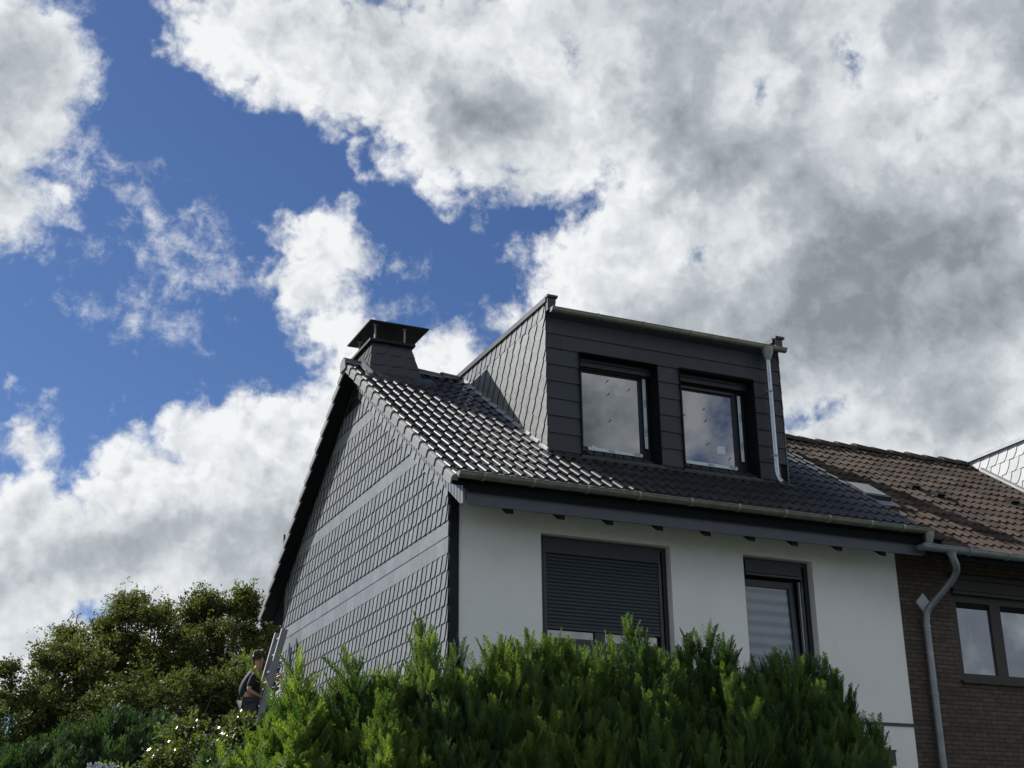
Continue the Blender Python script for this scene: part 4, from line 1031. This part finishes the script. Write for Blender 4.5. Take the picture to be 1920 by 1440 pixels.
juniper('soft blue green conifer with the tallest plume, middle of its kind', LD([(208, 1352), (185, 1372), (225, 1385), (160, 1390), (200, 1410, .3, -.3)], .5, .26), JG)
juniper('low blue green conifer in the bottom left corner of the garden', LD([(130, 1385), (95, 1398), (45, 1415), (10, 1425), (110, 1420, .3, -.3)], .5, .28), JG)

# leaves
LF = (np.array([[0, 0, 0], [.32, .06, .45], [0, 0, 1.], [-.32, .06, .45]]), np.array([[0, 1, 2, 3]]))
LF2 = (np.array([[0, 0, 0], [.25, -.08, .5], [0, .12, 1.], [-.25, -.08, .5]]), np.array([[0, 1, 2, 3]]))
def leafy(name, label, cat, centre, rad, m, n_clump, n_leaf, lsize, clump_r, group=None, base=0., bumps=(), seed=1, trunk_r=.16, spread=None, mats_extra=None):
    root = empty(name, (centre[0], centre[1], base), label, cat, group)
    r = np.random.default_rng(seed)
    cl_ = []
    while len(cl_) < n_clump:
        d = r.normal(0, 1, 3); d /= np.linalg.norm(d); q = d*np.array(rad)*(r.random()**.28)
        if d[2] < -.75: continue
        cl_.append(np.array(centre)+q)
    for (bx, by, bz, br, bn) in bumps:
        for _ in range(bn):
            d = r.normal(0, 1, 3); d /= np.linalg.norm(d); cl_.append(np.array([bx, by, bz])+d*br*np.array([1, 1, .8])*r.random()**.4)
    AP = []; AU = []; AN = []; AR = []
    loc = np.array([centre[0], centre[1], base])
    for c in cl_:
        out = c-np.array(centre); out /= np.linalg.norm(out)+1e-6
        cr_ = clump_r*r.uniform(.6, 1.35); tone = r.uniform(.15, .85)
        # twiglets inside the clump carry rows of leaves
        nt = max(3, n_leaf//14)
        for _ in range(nt):
            d = r.normal(0, 1, 3)+out*.9+[0, 0, .25]; d /= np.linalg.norm(d)
            s0_ = c+r.normal(0, .25, 3)*cr_; ln_ = cr_*r.uniform(.6, 1.5)
            tt = np.linspace(.1, 1, 14)[:, None]
            P_ = s0_+d*ln_*tt+np.array([0, 0, -.25])*ln_*tt**2+r.normal(0, .03, (14, 3))
            U_ = d+r.normal(0, .75, (14, 3))+[0, 0, -.25]
            AP.append(P_-loc); AU.append(U_); AN.append(r.normal(0, .7, (14, 3))+[0, 0, 1]); AR.append(np.clip(tone+r.normal(0, .16, 14), 0, 1))
    AP, AU, AN, AR = map(np.concatenate, (AP, AU, AN, AR)); n = len(AP)
    V_, F_, R_ = scatter([LF, LF2], AP, AU, AN, r.uniform(.7, 1.25, n)*lsize, AR)
    np_obj('crown' if cat == 'tree' else 'foliage', V_, F_, m, root, R_)
    tk = MB(); c0_ = Vector((centre[0], centre[1], base)); ctop = Vector(centre)
    tk.tube([c0_, c0_.lerp(ctop, .45)+Vector((.1, 0, 0)), ctop+Vector((0, 0, rad[2]*.5))], [trunk_r*1.3, trunk_r, trunk_r*.35], 9)
    for c in cl_[::max(1, len(cl_)//26)]:
        st0 = c0_.lerp(ctop, r.uniform(.4, .95)); e = Vector(c); mid = st0.lerp(e, .55)+Vector(r.normal(0, .15, 3))-Vector((0, 0, .1))
        tk.tube([st0, mid, e], [trunk_r*.35, trunk_r*.2, .012], 6, caps=False)
    tk.build('trunk' if cat == 'tree' else 'stems', M['bark'], root)
    return root
TG = 'trees behind the garden at the left'
a = at(415, 1235, 20)
leafy('broadleaf_tree', 'olive leaved tree nearest the slate gable, its crown touching the verge', 'tree', tuple(a-[0, 0, .1]), (1.35, 1.6, 1.35), M['leaf_olive'], 95, 520, .072, .36, TG, bumps=[(*at(455, 1140, 20), .38, 14), (*at(385, 1140, 20), .36, 9), (*at(488, 1195, 20), .4, 10), (*at(350, 1165, 20), .25, 4)], seed=3)
a = at(255, 1240, 21)
leafy('broadleaf_tree', 'tall olive leaved tree, middle of the row, with a loose twiggy top', 'tree', tuple(a-[0, 0, .1]), (1.45, 1.6, 1.35), M['leaf_olive'], 95, 520, .072, .36, TG, bumps=[(*at(243, 1145, 21), .34, 9), (*at(300, 1160, 21), .30, 5), (*at(200, 1185, 21), .35, 6), (*at(135, 1200, 21), .34, 8)], seed=5)
a = at(140, 1290, 20)
leafy('broadleaf_tree', 'olive leaved tree with a ragged left edge, second from the left', 'tree', tuple(a), (.9, 1.4, 1.0), M['leaf_olive'], 65, 500, .072, .34, TG, bumps=[(*at(110, 1240, 20), .3, 6), (*at(160, 1380, 19), .5, 12)], seed=8)
a = at(35, 1370, 19)
leafy('broadleaf_tree', 'lower darker thin leaved tree at the far left edge', 'tree', tuple(a), (1.15, 1.3, .95), M['leaf_dark'], 60, 330, .085, .34, TG, bumps=[(*at(15, 1270, 19), .3, 5), (*at(75, 1250, 19), .22, 3), (*at(95, 1330, 19), .4, 8)], seed=11)
a = at(330, 1330, 17)
leafy('broadleaf_tree', 'dark shaded undergrowth tree standing behind the person on the ladder', 'tree', tuple(a), (1.9, 1.0, .75), M['leaf_dark'], 80, 330, .09, .36, TG, bumps=[(*at(440, 1290, 17), .5, 14), (*at(470, 1340, 16), .45, 14), (*at(200, 1350, 17), .5, 10)], seed=14)
# glossy bush
a = at(385, 1405, -2.4)
pv = leafy('privet_bush', 'bush of small glossy leaves with sparkling highlights below the person', 'bush', tuple(a+[0, 0, -.24]), (.52, .5, .34), M['leaf_gloss'], 70, 170, .042, .12, bumps=[(*at(440, 1378, -2.4), .12, 10), (*at(345, 1385, -2.4), .12, 8), (*at(310, 1430, -2.4), .14, 10), (*at(485, 1385, -2.5), .1, 8)], seed=21, trunk_r=.05)
fl = MB()  # pale specks put in as glints on the glossy leaves
for i in range(55):
    q = at(random.uniform(285, 480), random.uniform(1340, 1440), -2.85+rn(-.1, .1)); s_ = rn(.006, .011)
    if q[2] > at(385, 1345, -2.8)[2] and rn() < .5: continue
    s_ *= .55; fl.obox(tuple(q), (s_, 0, s_*.3), (0, s_*.5, 0), (-s_*.3, 0, s_*.8))
fl.build('leaf_glint', M['tape'], pv)
a = at(185, 1455, -1.5)
wf = leafy('flowering_shrub', 'low shrub with a few white blossoms at the bottom left edge', 'shrub', tuple(a+[0, 0, -.2]), (.25, .25, .2), M['leaf_gloss'], 14, 120, .05, .12, seed=25, trunk_r=.03)
fl = MB()
for (u, v) in [(168, 1436), (176, 1440), (183, 1434), (190, 1441), (196, 1437), (203, 1444), (210, 1436)]:
    q = at(u, v, -1.7); s_ = .018
    for k in range(5):
        an = 2*math.pi*k/5; c = (q[0]+s_*math.cos(an), q[1]-.01, q[2]+s_*math.sin(an)); fl.obox(c, (s_*.7*math.cos(an), 0, s_*.7*math.sin(an)), (0, .003, 0), (-s_*.5*math.sin(an), 0, s_*.5*math.cos(an)))
fl.build('blossom', M['tape'], wf)

# ================================================================== ladder and person
Lx = lambda z: -.18+(z-5.93)*.235
lad = empty('ladder', (Lx(0)+.1, 7.0, 0), 'aluminium ladder leaning by the back corner of the slate gable', 'ladder')
for y in (6.80, 7.22):
    mb = MB(); a, b = Vector((Lx(0), y, 0)), Vector((Lx(5.98), y, 5.98)); d = (b-a).normalized(); n = Vector((d.z, 0, -d.x))
    c = (a+b)/2; hl = (b-a).length/2
    mb.obox(c, d*hl, n*.012, Vector((0, .022, 0))); mb.obox(c-n*.045, d*hl, n*.008, Vector((0, .03, 0))); mb.obox(c+n*.045, d*hl, n*.008, Vector((0, .03, 0)))
    mb.obox(c+Vector((0, -.012, 0)), d*hl, n*.045, Vector((0, .005, 0)))
    mb.build('stile', M['alu'], lad)
    for z in (5.63, 5.35, 5.07, 4.79, 4.51):
        mb = MB(); p = Vector((Lx(z), y-.0185, z)); mb.tube([p, p+Vector((0, -.003, 0))], .014, 10); mb.build('rung_end', M['dark'], lad)
z = .27
while z < 5.9:
    MB().tube([(Lx(z), 6.80, z), (Lx(z), 7.22, z)], .015, 8).build('rung', M['alu'], lad); z += .28
for y in (6.84, ):
    MB().tube([(-.10, y, 5.45), (-.13, y, 2.5), (-.16, y, .0)], .024, 8).build('rear_leg', M['alu'], lad)

def skinned(name, nodes, edges, m, parent, lv=2, root=0):
    me = bpy.data.meshes.new(name); loc = root_loc(parent)
    me.from_pydata([Vector(n[0])-loc for n in nodes], edges, []); o = bpy.data.objects.new(name, me); C.objects.link(o)
    sk = o.modifiers.new('s', 'SKIN'); sk.use_smooth_shade = True
    for i, n in enumerate(nodes):
        rr = n[1] if hasattr(n[1], '__len__') else (n[1], n[1]); me.skin_vertices[0].data[i].radius = rr
        me.skin_vertices[0].data[i].use_root = (i == root)
    sb = o.modifiers.new('u', 'SUBSURF'); sb.levels = lv; sb.render_levels = lv
    bpy.context.view_layer.update(); dg = bpy.context.evaluated_depsgraph_get()
    nm = bpy.data.meshes.new_from_object(o.evaluated_get(dg)); o.modifiers.clear(); o.data = nm; nm.materials.clear(); nm.materials.append(m)
    nm.polygons.foreach_set('use_smooth', np.ones(len(nm.polygons), dtype=bool)); o.parent = parent; return o
hx, hy, hz = at(485, 1240, 6.95)         # head centre
per = empty('person', (hx, 6.95, hz-1.56), 'person with curly brown hair in a black shirt climbing the ladder', 'person')
Q = lambda dx, dy, dz: (hx+dx, hy+dy, hz+dz)
nd = [(Q(-.12, 0, -.62), (.13, .16)),      # 0 pelvis
      (Q(-.13, 0, -.42), (.11, .14)), (Q(-.12, 0, -.26), (.12, .17)), (Q(-.07, 0, -.185), (.06, .07)), (Q(-.015, 0, -.12), (.05, .05)),   # 1..4 spine neck
      (Q(.01, 0, -.055), (.072, .066)), (Q(.015, 0, .03), (.088, .076)), (Q(.005, 0, .10), (.06, .055)),                                  # 5..7 head
      (Q(-.10, -.19, -.25), .055), (Q(-.20, -.23, -.50), .042), (Q(.03, -.14, -.60), .030), (Q(.10, -.10, -.58), (.028, .016)),            # 8..11 near arm
      (Q(-.06, .17, -.24), .055), (Q(.12, .14, -.36), .042), (Q(.31, -.05, -.26), .032), (Q(.365, -.10, -.225), (.03, .02)),              # 12..15 far arm up to the rail
      (Q(-.13, -.10, -.72), .085), (Q(-.05, -.11, -1.06), .062), (Q(-.12, -.11, -1.42), .042), (Q(-.12, -.11, -1.50), .038), (Q(.04, -.11, -1.55), .034),
      (Q(-.13, .10, -.72), .085), (Q(.06, .11, -.86), .064), (Q(-.02, .11, -1.24), .042), (Q(-.02, .11, -1.27), .038), (Q(.12, .11, -1.31), .034)]
ed = [(0, 1), (1, 2), (2, 3), (3, 4), (4, 5), (5, 6), (6, 7), (2, 8), (8, 9), (9, 10), (10, 11), (2, 12), (12, 13), (13, 14), (14, 15), (0, 16), (16, 17), (17, 18), (18, 19), (19, 20), (0, 21), (21, 22), (22, 23), (23, 24), (24, 25)]
skinned('body', nd, ed, M['skin'], per)
g_ = 1.14
def grow(i, k=g_, add=.008): 
    r = nd[i][1]; r = r if hasattr(r, '__len__') else (r, r); return (nd[i][0], (r[0]*k+add, r[1]*k+add))
lerp = lambda a, b, t: tuple(a[i]*(1-t)+b[i]*t for i in range(3))
tn = [grow(0, 1.22), grow(1, 1.3), grow(2), (nd[3][0], (.085, .085)), grow(8), (lerp(nd[8][0], nd[9][0], .92), (.058, .058)), grow(12), (lerp(nd[12][0], nd[13][0], .88), (.060, .060))]
skinned('shirt', tn, [(0, 1), (1, 2), (2, 3), (2, 4), (4, 5), (2, 6), (6, 7)], M['shirt'], per)
skinned('trousers', [grow(0, 1.0), grow(16), grow(17), grow(18, 1.25), grow(21), grow(22), grow(23, 1.25)], [(0, 1), (1, 2), (2, 3), (0, 4), (4, 5), (5, 6)], M['trousers'], per)
for i, j in ((19, 20), (24, 25)):
    skinned('shoe', [(nd[i][0], (.045, .045)), (lerp(nd[i][0], nd[j][0], .5), (.046, .04)), (nd[j][0], (.042, .032))], [(0, 1), (1, 2)], M['dark'], per)
# fingers closing on rail and rung
for (c, dr) in ((nd[15][0], (.0, -1, 0)), (nd[11][0], (1, 0, -.3))):
    fm = MB(); base_ = Vector(c); dv = Vector(dr).normalized()
    for k in range(4):
        o_ = Vector((0, 0, .030-.019*k)) if abs(dv.y) > .5 else Vector((0, .030-.019*k, 0)); ln_ = (.062, .070, .066, .052)[k]
        side = Vector((-1, 0, 0)) if abs(dv.y) > .5 else Vector((0, 0, -1))
        p0 = base_+o_; p1 = p0+dv*ln_*.55; p2 = p1+dv*ln_*.2+side*ln_*.35*-1*(-1); fm.tube([p0, p1, p2, p2+side*.02-dv*.012], [.0095, .009, .008, .006], 7)
    t0_ = base_+Vector((0, 0, .03)); fm.tube([t0_, t0_+Vector((.02, -.01, .025)), t0_+Vector((.03, -.03, .03))], [.012, .010, .008], 7)
    fm.build('fingers', M['skin'], per)
hm = MB(); hr = np.random.default_rng(5)
for i in range(170):
    d = hr.normal(0, 1, 3); d /= np.linalg.norm(d)
    if d[2] < -.25 or (d[0] > .35 and d[2] < .25) or (d[0] > .75 and d[2] < .45): continue
    c = Vector(Q(-.005, 0, .055))+Vector((d[0]*.105, d[1]*.100, d[2]*.098)); e = Vector(hr.normal(0, .022, 3)); f_ = Vector(hr.normal(0, .022, 3))
    hm.tube([c-e, c+f_*.6, c+e, c+e+f_], [.012, .020, .018, .009], 6)
hm.build('hair', M['hair'], per)
fc = MB()      # face: nose, eyes, ear, mouth (turned toward the ladder)
fc.prism([Q(.098, -.008, .03), Q(.125, 0, -.012), Q(.098, .012, -.014), Q(.096, .008, .03)], (0, .004, -.004)); fc.tube([Q(.0, -.078, .03), Q(.0, -.088, .01), Q(.0, -.080, -.015)], [.014, .018, .010], 8)
fc.build('nose_and_ear', M['skin'], per)
fe = MB(); 
for s_ in (-1, 1): fe.tube([Q(.093, .028*s_-.010, .022), Q(.093, .028*s_+.010, .022)], .007, 8)
fe.tube([Q(.088, -.02, -.052), Q(.088, .02, -.052)], .005, 8); fe.build('eyes_and_mouth', M['dark'], per)
